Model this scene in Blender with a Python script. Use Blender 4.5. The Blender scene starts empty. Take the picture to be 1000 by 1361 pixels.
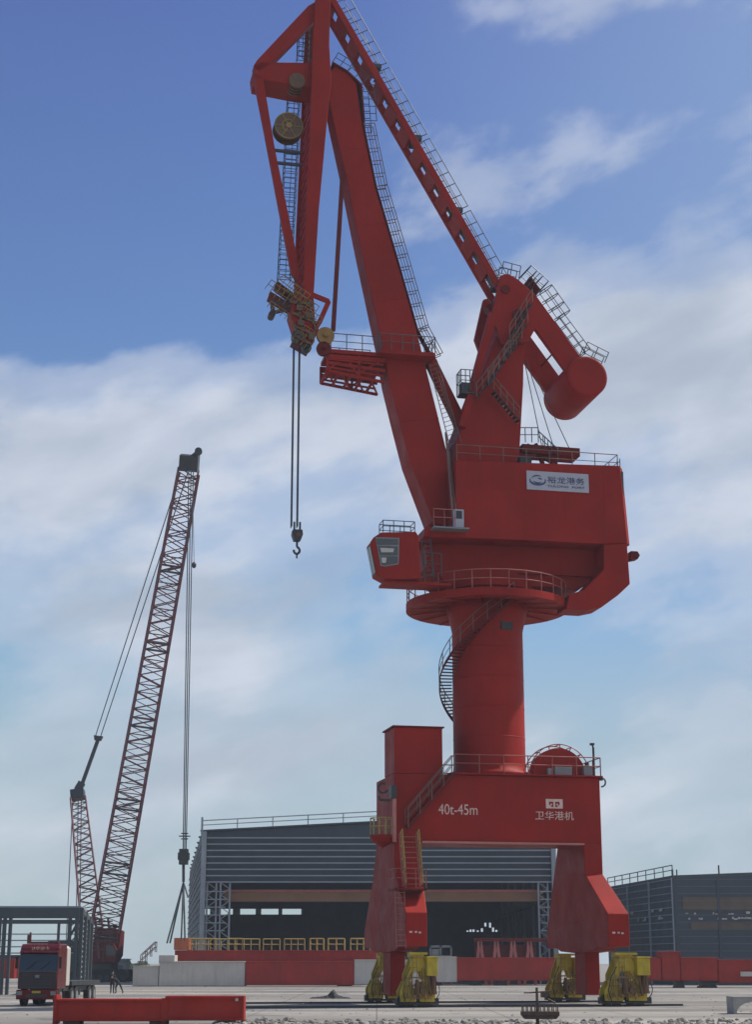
import bpy, math, random
from mathutils import Vector, Matrix
random.seed(7)
R = math.radians
S = bpy.context.scene
COL = S.collection

# ------------------------------------------------------------------ camera
TILT = R(15.3); FPX = 2190.0; EYE = 2.4
cd = bpy.data.cameras.new('camera'); cam = bpy.data.objects.new('camera', cd); COL.objects.link(cam)
cam.location = (0, 0, EYE); cam.rotation_euler = (R(90) + TILT, 0, 0)
cd.sensor_fit = 'HORIZONTAL'; cd.sensor_width = 36; cd.lens = 36 * FPX / 1000
cd.clip_start = 0.5; cd.clip_end = 9000
S.camera = cam
# ------------------------------------------------------------------ sky, sun, exposure
SUN_EL, SUN_DIR = R(52), Vector((0.91, 0.36))      # towards the sun, on plan
w = bpy.data.worlds.new('World'); S.world = w; w.use_nodes = True
nt = w.node_tree; nt.nodes.clear()
def N(nt, t, **k):
    n = nt.nodes.new(t)
    for a, b in k.items():
        if a == 'op': n.operation = b
        elif a == 'inp':
            for i, v in b.items(): n.inputs[i].default_value = v
        else: setattr(n, a, b)
    return n
def math_n(nt, op, a, b=None, c=None, clamp=False):
    n = nt.nodes.new('ShaderNodeMath'); n.operation = op; n.use_clamp = clamp
    for i, v in enumerate((a, b, c)):
        if v is None: continue
        if isinstance(v, (int, float)): n.inputs[i].default_value = v
        else: nt.links.new(v, n.inputs[i])
    return n.outputs[0]
def ramp(nt, fac, stops, interp='EASE'):
    n = nt.nodes.new('ShaderNodeValToRGB'); cr = n.color_ramp; cr.interpolation = interp
    while len(cr.elements) < len(stops): cr.elements.new(0.5)
    for e, (p, c) in zip(cr.elements, stops):
        e.position = p; e.color = (c, c, c, 1) if isinstance(c, (int, float)) else (*c, 1)
    nt.links.new(fac, n.inputs[0]); return n.outputs[0]
def mixc(nt, f, a, b, mode='MIX'):
    n = nt.nodes.new('ShaderNodeMix'); n.data_type = 'RGBA'; n.blend_type = mode
    for s, v in ((n.inputs[0], f), (n.inputs[6], a), (n.inputs[7], b)):
        if isinstance(v, (int, float)): s.default_value = v
        elif isinstance(v, tuple): s.default_value = (*v, 1)
        else: nt.links.new(v, s)
    return n.outputs[2]
sky = N(nt, 'ShaderNodeTexSky', sky_type='NISHITA'); sky.sun_disc = False
sky.sun_elevation = SUN_EL; sky.sun_rotation = math.atan2(SUN_DIR.x, SUN_DIR.y)
sky.air_density = 1.0; sky.dust_density = 0.6; sky.ozone_density = 2.5
tc = N(nt, 'ShaderNodeTexCoord'); sep = N(nt, 'ShaderNodeSeparateXYZ'); nt.links.new(tc.outputs['Generated'], sep.inputs[0])
dx, dy, dz = sep.outputs
hyp = math_n(nt, 'SQRT', math_n(nt, 'ADD', math_n(nt, 'MULTIPLY', dx, dx), math_n(nt, 'MULTIPLY', dy, dy)))
el = math_n(nt, 'ARCTAN2', dz, hyp)            # elevation, radians
az = math_n(nt, 'ARCTAN2', dx, dy)             # azimuth from +Y
def vec(x, y, z):
    n = nt.nodes.new('ShaderNodeCombineXYZ')
    for i, v in enumerate((x, y, z)):
        if isinstance(v, (int, float)): n.inputs[i].default_value = v
        else: nt.links.new(v, n.inputs[i])
    return n.outputs[0]
def noise(nt, v, scale, detail=6, rough=.55, dist=0):
    n = N(nt, 'ShaderNodeTexNoise', inp={'Scale': scale, 'Detail': detail, 'Roughness': rough, 'Distortion': dist})
    if v is not None: nt.links.new(v, n.inputs['Vector'])
    return n.outputs['Fac']
# el sheared so that cloud banks climb to the right
elc = math_n(nt, 'SUBTRACT', el, math_n(nt, 'MULTIPLY', az, 0.22))
v1 = vec(math_n(nt, 'MULTIPLY', az, 1.0), math_n(nt, 'MULTIPLY', elc, 2.1), 3.3)
n1 = noise(nt, v1, 5.5, 8, .5, .15)
n2 = noise(nt, vec(az, math_n(nt, 'MULTIPLY', elc, 1.5), 7.7), 19, 6, .55, .2)
# cloud cover by height: pale low haze, a gap, the big bank, blue above, thin wisps high up
e01 = math_n(nt, 'DIVIDE', elc, 0.65, clamp=True)
bias = ramp(nt, e01, [(0.0, .50), (.10, .50), (.22, .47), (.28, .34), (.36, .60), (.50, .74), (.585, .62), (.64, .30), (.75, .20), (.86, .27), (1.0, .34)], 'LINEAR')
wisp = math_n(nt, 'MULTIPLY', math_n(nt, 'MAXIMUM', az, 0), ramp(nt, math_n(nt, 'DIVIDE', el, 0.65, clamp=True), [(0, 0), (.50, .6), (.60, .35), (.68, 0), (.80, .1), (.93, 2.2)], 'LINEAR'))
dens = math_n(nt, 'ADD', math_n(nt, 'ADD', bias, math_n(nt, 'MULTIPLY', math_n(nt, 'SUBTRACT', n1, .5), 1.5)), math_n(nt, 'MULTIPLY', math_n(nt, 'SUBTRACT', n2, .5), .42))
dens = math_n(nt, 'ADD', dens, wisp)
dens = math_n(nt, 'ADD', dens, math_n(nt, 'MULTIPLY', math_n(nt, 'MINIMUM', math_n(nt, 'SUBTRACT', az, .02), 0), ramp(nt, e01, [(.60, 0.0), (.72, 2.6), (1, 2.6)], 'LINEAR')))
cov = ramp(nt, dens, [(.30, 0.0), (.52, .45), (.80, .90)], 'EASE')
tone = noise(nt, vec(az, math_n(nt, 'MULTIPLY', elc, 2.6), 1.1), 7, 5, .5, .3)
warm = ramp(nt, tone, [(.28, (3.7, 4.2, 5.0)), (.66, (5.7, 6.05, 6.8))], 'EASE')
# clear part of the sky, tinted a touch towards violet high up and cyan-grey low down
tint = ramp(nt, math_n(nt, 'DIVIDE', el, 0.65, clamp=True), [(0, (.80, .86, .86)), (.3, (.74, .93, 1.0)), (1, (.58, .59, .95))], 'LINEAR')
clear = mixc(nt, 1.0, sky.outputs[0], tint, 'MULTIPLY')
# paler blue towards the sun's side of the sky
clear = mixc(nt, math_n(nt, 'MULTIPLY', math_n(nt, 'ADD', az, .02), 2.2, clamp=True), clear, (2.3, 3.3, 5.2))
# low pale air
hz = ramp(nt, math_n(nt, 'DIVIDE', el, 0.22, clamp=True), [(0, .85), (.5, .65), (1, 0)], 'EASE')
clear = mixc(nt, hz, clear, (3.5, 4.4, 4.9))
skyc = mixc(nt, cov, clear, warm)
bg = N(nt, 'ShaderNodeBackground', inp={1: 0.122}); nt.links.new(skyc, bg.inputs[0])
wo = N(nt, 'ShaderNodeOutputWorld'); nt.links.new(bg.outputs[0], wo.inputs[0])
sd = bpy.data.lights.new('sun', 'SUN'); sd.energy = 4.2; sd.angle = R(0.5); sd.color = (1, .95, .87)
sun = bpy.data.objects.new('sun', sd); COL.objects.link(sun)
D = Vector((SUN_DIR.x, SUN_DIR.y, 0)).normalized() * math.cos(SUN_EL) + Vector((0, 0, math.sin(SUN_EL)))
sun.rotation_euler = D.to_track_quat('Z', 'Y').to_euler()
S.view_settings.view_transform = 'Standard'; S.view_settings.look = 'None'
S.view_settings.exposure = 0.0; S.view_settings.gamma = 1

# ------------------------------------------------------------------ measuring helpers
def ray(px, py):
    a = (px - 500) / FPX; b = (680.5 - py) / FPX
    return Vector((a, math.cos(TILT) - b * math.sin(TILT), math.sin(TILT) + b * math.cos(TILT)))
def W(px, py, Y):
    d = ray(px, py); k = Y / d.y
    return Vector((k * d.x, Y, EYE + k * d.z))
CA = R(12); CC = Vector((7.07, 103, 0))
CN = Vector((-math.sin(CA), math.cos(CA), 0)); CU = Vector((math.cos(CA), math.sin(CA), 0))
def L(px, py, y=0.0):
    d = ray(px, py); o = Vector((0, 0, EYE)) - CC
    k = (y - CN.dot(o)) / CN.dot(d); p = o + d * k
    return Vector((p.dot(CU), y, p.z))

# ------------------------------------------------------------------ mesh builder
class MB:
    def __init__(s): s.v = []; s.f = []
    def add(s, vs, fs):
        o = len(s.v); s.v += [tuple(v) for v in vs]; s.f += [tuple(i + o for i in f) for f in fs]; return s
    def box(s, x0, x1, y0, y1, z0, z1):
        vs = [(x, y, z) for z in (z0, z1) for y in (y0, y1) for x in (x0, x1)]
        return s.add(vs, [(0, 2, 3, 1), (4, 5, 7, 6), (0, 1, 5, 4), (2, 6, 7, 3), (0, 4, 6, 2), (1, 3, 7, 5)])
    def bar(s, p, q, wd, dp, ref=(0, 1, 0), wd2=None, dp2=None):
        p = Vector(p); q = Vector(q); a = (q - p).normalized(); r = Vector(ref)
        r = (r - a * r.dot(a))
        if r.length < 1e-4: r = a.orthogonal()
        r.normalize(); sd = a.cross(r)
        wd2 = wd if wd2 is None else wd2; dp2 = dp if dp2 is None else dp2
        vs = []
        for c, ww, dd in ((p, wd, dp), (q, wd2, dp2)):
            for i, j in ((-1, -1), (1, -1), (1, 1), (-1, 1)): vs.append(c + sd * (i * ww / 2) + r * (j * dd / 2))
        return s.add(vs, [(3, 2, 1, 0), (4, 5, 6, 7)] + [(i, (i + 1) % 4, 4 + (i + 1) % 4, 4 + i) for i in range(4)])
    def tube(s, p, q, r, n=6, r2=None):
        p = Vector(p); q = Vector(q); a = (q - p)
        if a.length < 1e-5: return s
        a.normalize(); u = a.orthogonal().normalized(); v = a.cross(u); r2 = r if r2 is None else r2
        vs = []
        for c, rr in ((p, r), (q, r2)):
            for i in range(n):
                t = 2 * math.pi * i / n; vs.append(c + u * math.cos(t) * rr + v * math.sin(t) * rr)
        return s.add(vs, [tuple(range(n - 1, -1, -1)), tuple(range(n, 2 * n))] + [(i, (i + 1) % n, n + (i + 1) % n, n + i) for i in range(n)])
    def path(s, pts, r, n=6):
        for a, b in zip(pts, pts[1:]): s.tube(a, b, r, n)
        return s
    def prism(s, pts, y0, y1, axis='y', k=1.0, c=None):
        """pts = (a,b) outline, extruded between y0 and y1 along the axis"""
        n = len(pts)
        def P(a, b, t):
            return (a, t, b) if axis == 'y' else ((t, a, b) if axis == 'x' else (a, b, t))
        vs = [P(a, b, y0) for a, b in pts] + [P(a, b, y1) for a, b in pts]
        return s.add(vs, [tuple(range(n)), tuple(range(2 * n - 1, n - 1, -1))] + [(i, n + i, n + (i + 1) % n, (i + 1) % n) for i in range(n)])
    def disc(s, c, axis, r, t, n=40):
        a = Vector(axis).normalized(); c = Vector(c)
        return s.tube(c - a * t / 2, c + a * t / 2, r, n)
    def ring(s, c, axis, r, rt, n=40, a0=0, a1=2 * math.pi, tn=6, ref=None):
        a = Vector(axis).normalized(); u = Vector(ref) if ref else a.orthogonal().normalized(); v = a.cross(u); c = Vector(c)
        ps = [c + u * math.cos(a0 + (a1 - a0) * i / n) * r + v * math.sin(a0 + (a1 - a0) * i / n) * r for i in range(n + 1)]
        return s.path(ps, rt, tn)
    def lathe(s, prof, c=(0, 0, 0), n=64):
        cx, cy, cz = c; vs = []; m = len(prof)
        for r, z in prof:
            for i in range(n):
                t = 2 * math.pi * i / n; vs.append((cx + r * math.cos(t), cy + r * math.sin(t), cz + z))
        fs = [(j * n + i, j * n + (i + 1) % n, (j + 1) * n + (i + 1) % n, (j + 1) * n + i) for j in range(m - 1) for i in range(n)]
        fs += [tuple(range(n - 1, -1, -1)), tuple(range((m - 1) * n, m * n))]
        return s.add(vs, fs)
    def ball(s, c, r, n=8, m=6, sc=(1, 1, 1)):
        vs = []; c = Vector(c)
        for j in range(m + 1):
            ph = math.pi * j / m
            for i in range(n):
                t = 2 * math.pi * i / n
                vs.append((c.x + sc[0] * r * math.sin(ph) * math.cos(t), c.y + sc[1] * r * math.sin(ph) * math.sin(t), c.z + sc[2] * r * math.cos(ph)))
        return s.add(vs, [(j * n + i, (j + 1) * n + i, (j + 1) * n + (i + 1) % n, j * n + (i + 1) % n) for j in range(m) for i in range(n)])
    def rail(s, p, q, up=(0, 0, 1), h=1.1, sp=1.5, r=.035, mid=True, toe=False):
        p = Vector(p); q = Vector(q); up = Vector(up).normalized() * h
        n = max(1, round((q - p).length / sp))
        s.tube(p + up, q + up, r); 
        if mid: s.tube(p + up * .52, q + up * .52, r * .85)
        for i in range(n + 1):
            a = p.lerp(q, i / n); s.tube(a, a + up, r)
        if toe: s.bar(p + up * .06, q + up * .06, .02, .12, ref=up)
        return s
    def ladder(s, p, q, wv, wd=.5, sp=.3, r=.03):
        p = Vector(p); q = Vector(q); wv = Vector(wv).normalized() * wd / 2
        s.tube(p - wv, q - wv, r); s.tube(p + wv, q + wv, r)
        n = int((q - p).length / sp)
        for i in range(n):
            a = p.lerp(q, (i + .5) / n); s.tube(a - wv, a + wv, r * .8, 4)
        return s
    def build(s, name, mat, parent=None, smooth=False, bevel=0, **kw):
        me = bpy.data.meshes.new(name); me.from_pydata(s.v, [], s.f); me.update()
        import bmesh
        bm = bmesh.new(); bm.from_mesh(me); bmesh.ops.recalc_face_normals(bm, faces=bm.faces); bm.to_mesh(me); bm.free()
        me.materials.append(mat)
        o = bpy.data.objects.new(name, me); COL.objects.link(o)
        if smooth:
            for p in me.polygons: p.use_smooth = len(p.vertices) == 4
        if bevel:
            b = o.modifiers.new('bevel', 'BEVEL'); b.width = bevel; b.segments = 2; b.limit_method = 'ANGLE'; b.angle_limit = R(35)
        if parent: o.parent = parent
        tag(o, **kw); return o
def tag(o, label=None, cat=None, group=None, kind=None):
    if label: o['label'] = label
    if cat: o['category'] = cat
    if group: o['group'] = group
    if kind: o['kind'] = kind
def empty(name, loc, rz=0, **kw):
    o = bpy.data.objects.new(name, None); COL.objects.link(o); o.location = loc; o.rotation_euler.z = rz; o.empty_display_size = .3
    tag(o, **kw); return o
def copy_tree(o, parent=None):
    c = o.copy(); COL.objects.link(c); c.parent = parent
    for ch in [x for x in bpy.data.objects if x.parent == o]: copy_tree(ch, c)
    return c

# ------------------------------------------------------------------ materials
def mat(name, col, rough=.5, metal=0, var=.12, scale=1.2, streak=0, dirt=(.05, .04, .035), bump=0, bscale=20, spec=.5, coat=0):
    m = bpy.data.materials.new(name); m.use_nodes = True; t = m.node_tree; b = t.nodes['Principled BSDF']
    co = t.nodes.new('ShaderNodeTexCoord').outputs['Object']
    n = noise(t, co, scale, 6, .6)
    lo = tuple(c * (1 - var) for c in col); hi = tuple(min(1, c * (1 + var)) for c in col)
    c = ramp(t, n, [(.3, lo), (.7, hi)], 'LINEAR')
    if streak:
        mp = t.nodes.new('ShaderNodeMapping'); mp.inputs['Scale'].default_value = (1.6, 1.6, .12); t.links.new(co, mp.inputs[0])
        s = noise(t, mp.outputs[0], 2.2, 7, .65)
        k = ramp(t, s, [(.48, 0.0), (.75, 1.0)], 'LINEAR')
        c = mixc(t, math_n(t, 'MULTIPLY', k, streak), c, dirt)
    t.links.new(c, b.inputs['Base Color'])
    b.inputs['Metallic'].default_value = metal; b.inputs['Specular IOR Level'].default_value = spec
    rr = ramp(t, noise(t, co, scale * 2.3, 4, .6), [(.3, rough * .8), (.7, min(1, rough * 1.2))], 'LINEAR'); t.links.new(rr, b.inputs['Roughness'])
    if bump:
        bn = t.nodes.new('ShaderNodeBump'); bn.inputs['Strength'].default_value = bump; bn.inputs['Distance'].default_value = .05
        t.links.new(noise(t, co, bscale, 5, .6), bn.inputs['Height']); t.links.new(bn.outputs[0], b.inputs['Normal'])
    return m
RED = mat('red_crane_paint', (.30, .0155, .0095), .56, var=.16, scale=.35, streak=.42, dirt=(.17, .018, .012), bump=.14, bscale=.8, spec=.12)
REDB = mat('bright_red_girder_paint', (.33, .017, .008), .6, var=.2, scale=.5, streak=.5, dirt=(.17, .018, .012), bump=.1, bscale=1, spec=.35)
REDD = mat('dark_red_steel', (.13, .012, .009), .6, var=.15, spec=.15)
RAILM = mat('dull_railing_steel', (.17, .10, .075), .5, var=.2)
RAILD = mat('dark_railing_steel', (.05, .055, .06), .5, var=.2)
RAILR = mat('faded_red_railing', (.30, .075, .055), .5, var=.2)
RAILY = mat('yellow_railing_paint', (.40, .30, .07), .5, var=.2)
WHITE = mat('white_primer', (.52, .49, .44), .6, var=.10, scale=.6, streak=.35, dirt=(.32, .29, .25))
PLATE = mat('white_sign_plate', (.42, .41, .46), .5, var=.05)
INK = mat('navy_lettering', (.03, .05, .14), .5)
PALE = mat('pale_lettering', (.70, .50, .44), .6, var=.15, scale=3)
YEL = mat('yellow_machine_paint', (.46, .34, .012), .5, var=.2, scale=2.5, streak=.4, dirt=(.14, .08, .02))
YELD = mat('grimy_yellow_paint', (.50, .36, .02), .55, var=.12, scale=1.5, streak=.45, dirt=(.14, .085, .02))
OLIVE = mat('olive_brown_railing', (.24, .15, .045), .6, var=.3)
BRASS = mat('worn_yellow_drum', (.11, .05, .014), .5, var=.35, scale=3)
DARK = mat('dark_greased_steel', (.028, .03, .032), .5, var=.3, scale=2)
BLACK = mat('black_rubber', (.012, .012, .013), .7, var=.2)
GREY = mat('grey_steel', (.20, .21, .22), .5, var=.15)
HALL = mat('slate_blue_sheeting', (.045, .060, .078), .6, var=.12, scale=.3)
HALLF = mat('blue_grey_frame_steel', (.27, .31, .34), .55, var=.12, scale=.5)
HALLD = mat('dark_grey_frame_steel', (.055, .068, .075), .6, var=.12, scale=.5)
ORANGE = mat('orange_gantry_paint', (.27, .135, .06), .5, var=.15, scale=.4)
GLASS = mat('dark_window_glass', (.02, .025, .03), .08, var=.1, spec=.8)
PINK = mat('faded_red_primer', (.48, .16, .13), .6, var=.15)
LAT = mat('dark_maroon_lattice', (.14, .030, .034), .5, var=.2)
ROPE = mat('steel_rope', (.04, .045, .05), .5, var=.1)
SKIN = mat('skin', (.35, .20, .14), .6)
CLOTH = mat('dark_work_clothes', (.02, .022, .03), .9)
LEAF = mat('dusty_green_leaves', (.06, .085, .035), .8, var=.35, scale=1.5)
BARK = mat('bark', (.09, .06, .04), .9)
CONC = mat('grey_concrete', (.34, .32, .29), .9, var=.15, scale=2, bump=.4, bscale=8)
RUB = mat('rubble_stone', (.27, .25, .215), .95, var=.35, scale=1.5)

# ------------------------------------------------------------------ ground
def ground_mat():
    m = bpy.data.materials.new('dusty_concrete_apron'); m.use_nodes = True; t = m.node_tree; b = t.nodes['Principled BSDF']
    co = t.nodes.new('ShaderNodeTexCoord').outputs['Object']
    a = noise(t, co, .035, 8, .62, .4); c = noise(t, co, .6, 8, .7); f = noise(t, co, 9, 4, .7)
    mp = t.nodes.new('ShaderNodeMapping'); mp.inputs['Scale'].default_value = (.012, .11, 1); t.links.new(co, mp.inputs[0])
    st = noise(t, mp.outputs[0], 1.0, 6, .6, .6)
    c1 = ramp(t, a, [(.3, (.14, .132, .12)), (.7, (.29, .268, .238))], 'LINEAR')
    c1 = mixc(t, math_n(t, 'MULTIPLY', ramp(t, st, [(.46, 0.0), (.62, 1.0)], 'LINEAR'), .75), c1, (.42, .39, .345))
    c1 = mixc(t, math_n(t, 'MULTIPLY', ramp(t, c, [(.5, 0.0), (.72, 1.0)], 'LINEAR'), .6), c1, (.13, .12, .105))
    c1 = mixc(t, math_n(t, 'MULTIPLY', ramp(t, f, [(.45, 0.0), (.7, 1.0)], 'LINEAR'), .25), c1, (.36, .34, .30))
    oil = noise(t, co, .16, 5, .55, 1.2)
    c1 = mixc(t, math_n(t, 'MULTIPLY', ramp(t, oil, [(.60, 0.0), (.68, 1.0)], 'EASE'), .55), c1, (.085, .078, .068))
    tm = t.nodes.new('ShaderNodeMapping'); tm.inputs['Scale'].default_value = (.03, 1.1, 1); tm.inputs['Rotation'].default_value = (0, 0, R(14)); t.links.new(co, tm.inputs[0])
    ty_ = noise(t, tm.outputs[0], 1.0, 3, .5, .3)
    c1 = mixc(t, math_n(t, 'MULTIPLY', ramp(t, ty_, [(.60, 0.0), (.66, 1.0)], 'EASE'), .4), c1, (.10, .093, .085))
    # slab joints every 6 m
    sp = t.nodes.new('ShaderNodeSeparateXYZ'); t.links.new(co, sp.inputs[0])
    jo = None
    for ax in (0, 1):
        q = math_n(t, 'FRACT', math_n(t, 'DIVIDE', sp.outputs[ax], 6.0)); k = math_n(t, 'LESS_THAN', q, .012)
        jo = k if jo is None else math_n(t, 'MAXIMUM', jo, k)
    c1 = mixc(t, math_n(t, 'MULTIPLY', jo, .6), c1, (.07, .065, .06))
    t.links.new(c1, b.inputs['Base Color']); b.inputs['Roughness'].default_value = .9; b.inputs['Specular IOR Level'].default_value = .25
    bn = t.nodes.new('ShaderNodeBump'); bn.inputs['Strength'].default_value = .5; bn.inputs['Distance'].default_value = .03
    t.links.new(c, bn.inputs['Height']); t.links.new(bn.outputs[0], b.inputs['Normal'])
    return m
MB().add([(-4000, -60, 0), (4000, -60, 0), (4000, 6000, 0), (-4000, 6000, 0)], [(0, 1, 2, 3)]).build('ground', ground_mat(), kind='structure')
# crane rails flush in the apron: two lines along the crane's own long axis
def loc2w(x, y, z=0): return CC + CU * x + CN * y + Vector((0, 0, z))
for yy in (-5, 5):
    m = MB(); m.bar(loc2w(-24, yy, .004), loc2w(10, yy, .004), 1.1, .02, ref=(0, 0, 1)); m.bar(loc2w(-24, yy, .06), loc2w(10, yy, .06), .09, .10, ref=(0, 0, 1))
    m.build('crane_rail_track', DARK, label='dark steel rail in the ground under the %s bogies of the red portal crane' % ('nearer' if yy < 0 else 'farther'), cat='rail track')

# ==================================================================  RED PORTAL CRANE
root = empty('portal_crane', CC, CA, label='huge red portal slewing crane on yellow bogies marked 40t-45m', cat='crane')
def part(name, mb, m=RED, par=None, **k): return mb.build(name, m, par or root, **k)
def PXP(pts, y): return [(L(a, b, y).x, L(a, b, y).z) for a, b in pts]
def text(name, s, m, par, x, y, z, width, height=None, ext=.02):
    cu = bpy.data.curves.new(name, 'FONT'); cu.body = s; cu.size = 1; cu.extrude = .02; cu.align_x = 'LEFT'
    o = bpy.data.objects.new(name, cu); COL.objects.link(o)
    dg = bpy.context.evaluated_depsgraph_get(); dg.update()
    me = bpy.data.meshes.new_from_object(o.evaluated_get(dg)); me.name = name
    bpy.data.objects.remove(o); bpy.data.curves.remove(cu)
    xs = [v.co.x for v in me.vertices]; ys = [v.co.y for v in me.vertices]
    if not xs: return None
    x0, x1, y0, y1 = min(xs), max(xs), min(ys), max(ys); k = width / (x1 - x0); kz = k if height is None else height / (y1 - y0)
    for v in me.vertices: v.co = (x + (v.co.x - x0) * k, y - ext * (1 if v.co.z > 0 else -.5), z + (v.co.y - y0) * kz)
    me.materials.clear(); me.materials.append(m)
    o = bpy.data.objects.new(name, me); COL.objects.link(o); o.parent = par; return o

HW = 2.6                                    # half depth of the portal beam
zt, zb = 13.35, 9.40
XL0, XL1, XR0, XR1 = -6.65, -5.00, 5.10, 6.25
beam = part('portal_beam', MB().box(XL0, XR1, -HW, HW, zb, zt), bevel=.06)
# legs: plates that flare out along the depth towards the bogies
for x0, x1, x2, x3 in ((XL0, XL1, -6.75, -5.5), (XR0, XR1, 5.30, 6.60)):
    prof = [(-HW, zb), (-HW, 7.56), (-5.8, 5.17), (-5.8, 3.30), (-3.9, 3.30), (-3.2, 3.1), (-.75, 3.0), (.75, 3.0), (3.2, 3.1), (3.9, 3.30), (5.8, 3.30), (5.8, 4.35), (HW + .95, 7.56), (HW, zb)]
    def xs(z): k = max(0, min(1, (7.56 - z) / 2.4)); return (x0 + (x2 - x0) * k, x1 + (x3 - x1) * k)
    vs = []; n = len(prof)
    for side in (0, 1):
        for y, z in prof: vs.append((xs(z)[side], y, z))
    m = MB()
    # split into convex bands so the large n-gons stay flat
    idx = [(0, 1, 12, 13), (1, 2, 11, 12), (2, 3, 4, 5, 6, 7, 8, 9, 10, 11)]
    fs = [tuple(q) for q in idx] + [tuple(i + n for i in reversed(q)) for q in idx] + [(i, (i + 1) % n, n + (i + 1) % n, n + i) for i in range(n) if not (i == n - 1)]
    m.add(vs, fs)
    lg = part('portal_leg', m, bevel=.05)
    cx = (x2 + x3) / 2
    part('equalizer_strut', MB().box(cx - .45, cx + .45, -1.0, 1.0, .55, 3.05), bevel=.04, par=lg)
    for yy in (-5.83,):
        part('clamp_light', MB().box(cx - .42, cx - .25, yy - .04, yy, 4.05, 4.15).box(cx - .1, cx + .02, yy - .04, yy, 4.05, 4.15).box(cx + .12, cx + .26, yy - .04, yy, 4.02, 4.12), PALE, par=lg)
# underside flange + deck edge
part('deck_plate', MB().box(XL0 + 3.4, XR1 + .12, -HW - .28, HW + .3, zt + .005, zt + .10), bevel=.02)
part('lower_flange', MB().box(XL1, XR0, -HW - .10, -HW + .35, zb - .12, zb - .005), PINK)

# bogies
def bogie(cx, cy):
    b = empty('bogie', (cx, cy, 0)); b.parent = root
    m = MB()
    for dy in (-.56, .44):
        m.prism([(-.95, 1.45), (-.95, 1.75), (-.42, 2.72), (.42, 2.72), (.95, 1.75), (.95, 1.45), (.55, 1.5), (.3, 1.95), (-.3, 1.95), (-.55, 1.5)], dy, dy + .12)
    m.box(-.5, .5, -.6, .6, 2.72, 2.99); m.box(-.42, .42, -.44, .44, 2.0, 2.7)
    m.build('yoke_frame', YELD, b, bevel=.02)
    for sx in (-1, 1):
        m = MB()
        for dy in (-.50, .38):
            m.prism([(sx * .80 - .62, .30), (sx * .80 - .66, .85), (sx * .80 - .25, 1.42), (sx * .80 + .25, 1.42), (sx * .80 + .66, .85), (sx * .80 + .62, .30)], dy, dy + .12)
        m.disc((sx * .80, 0, 1.30), (0, 1, 0), .17, 1.24, 18); m.box(sx * .8 - .3, sx * .8 + .3, -.38, .38, .7, 1.1)
        m.build('wheel_frame', YELD, b, bevel=.02)
    f = MB(); f.box(-.75, .75, -.78, -.5, 2.86, 2.99); f.build('top_flange', YEL, b)
    r = MB(); rb_ = random.Random(int(cx * 10 + cy))
    for i in range(12):
        x = -1.2 + i * .2; r.tube((x, -.62 - .08 * (i % 3), .35 + .12 * (i % 3)), (x * .75 + rb_.uniform(-.1, .1), -.66, 1.5 + rb_.uniform(-.2, .8)), .028, 6)
    for z in (.55, 1.15, 1.6): r.bar((-1.3 + z * .15, -.66, z), (1.2 - z * .15, -.66, z + rb_.uniform(-.1, .1)), .06, .06)
    for k in range(6): r.disc((-1.25 + k * .46, -.72, .62 + .1 * (k % 2)), (0, 1, 0), .11, .12, 12)
    r.ladder((-.35, -.78, .5), (-.3, -.72, 2.8), (1, 0, 0), .36, .25, .022)
    r.build('brake_linkage', OLIVE, b)
    m = MB(); m.disc((-.15, -.78, 1.0), (0, 0, 1), .2, .62, 16); m.disc((-.15, -.78, 1.4), (0, 0, 1), .13, .2, 12); m.disc((.32, -.74, .9), (0, 1, 0), .22, .3, 18); m.build('brake_motor', BRASS, b)
    for sx in (-1, 1):
        for k in (-.38, .38):
            wm = MB(); wm.disc((sx * .80 + k * .84, 0, .36), (0, 1, 0), .29, .22, 20); wm.disc((sx * .80 + k * .84, -.13, .36), (0, 1, 0), .34, .04, 20); wm.disc((sx * .80 + k * .84, .13, .36), (0, 1, 0), .34, .04, 20)
            wm.disc((sx * .80 + k * .84, -.30, .36), (0, 1, 0), .10, .2, 12)
            wm.build('wheel', DARK, b, smooth=True)
    g = MB(); g.box(.62, 1.50, -1.0, .15, 1.72, 2.68); g.box(.57, 1.55, -1.04, .2, 2.68, 2.76)
    g.build('gearbox', YEL, b, bevel=.03)
    mo = MB(); mo.disc((1.25, -.55, 1.25), (0, 0, 1), .27, .9, 16); mo.disc((1.25, -.55, .78), (0, 0, 1), .33, .14, 16); mo.bar((.8, -.8, 1.7), (1.0, -.8, .6), .12, .1)
    for i in range(8):
        a = i * math.pi / 4; mo.bar((1.25 + .27 * math.cos(a), -.55 + .27 * math.sin(a), .82), (1.25 + .27 * math.cos(a), -.55 + .27 * math.sin(a), 1.6), .03, .05)
    mo.build('drive_motor', BRASS, b, smooth=False)
    h = MB(); h.ring((1.25, -.5, .95), (0, 1, 0), .55, .03, 18, R(-60), R(120)); h.path([(-1.1, -.8, .3), (-1.3, -.8, .9), (-1.1, -.8, 1.6), (-.7, -.8, 2.2)], .03)
    h.build('hose', BLACK, b)
    c = MB(); c.box(-1.5, 1.75, -.34, .34, .14, .26); c.box(1.55, 1.85, -.2, .2, .14, .5); c.box(-1.65, -1.45, -.2, .2, .14, .5)
    c.build('rail_sweeper', DARK, b)
    return b
for cx, cy, kx in ((-6.0, -5, .70), (-5.65, 5, .75), (6.35, -5, .9), (6.05, 5, .75)):
    bg_ = bogie(cx, cy); bg_.scale = (kx, 1, 1)

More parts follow.
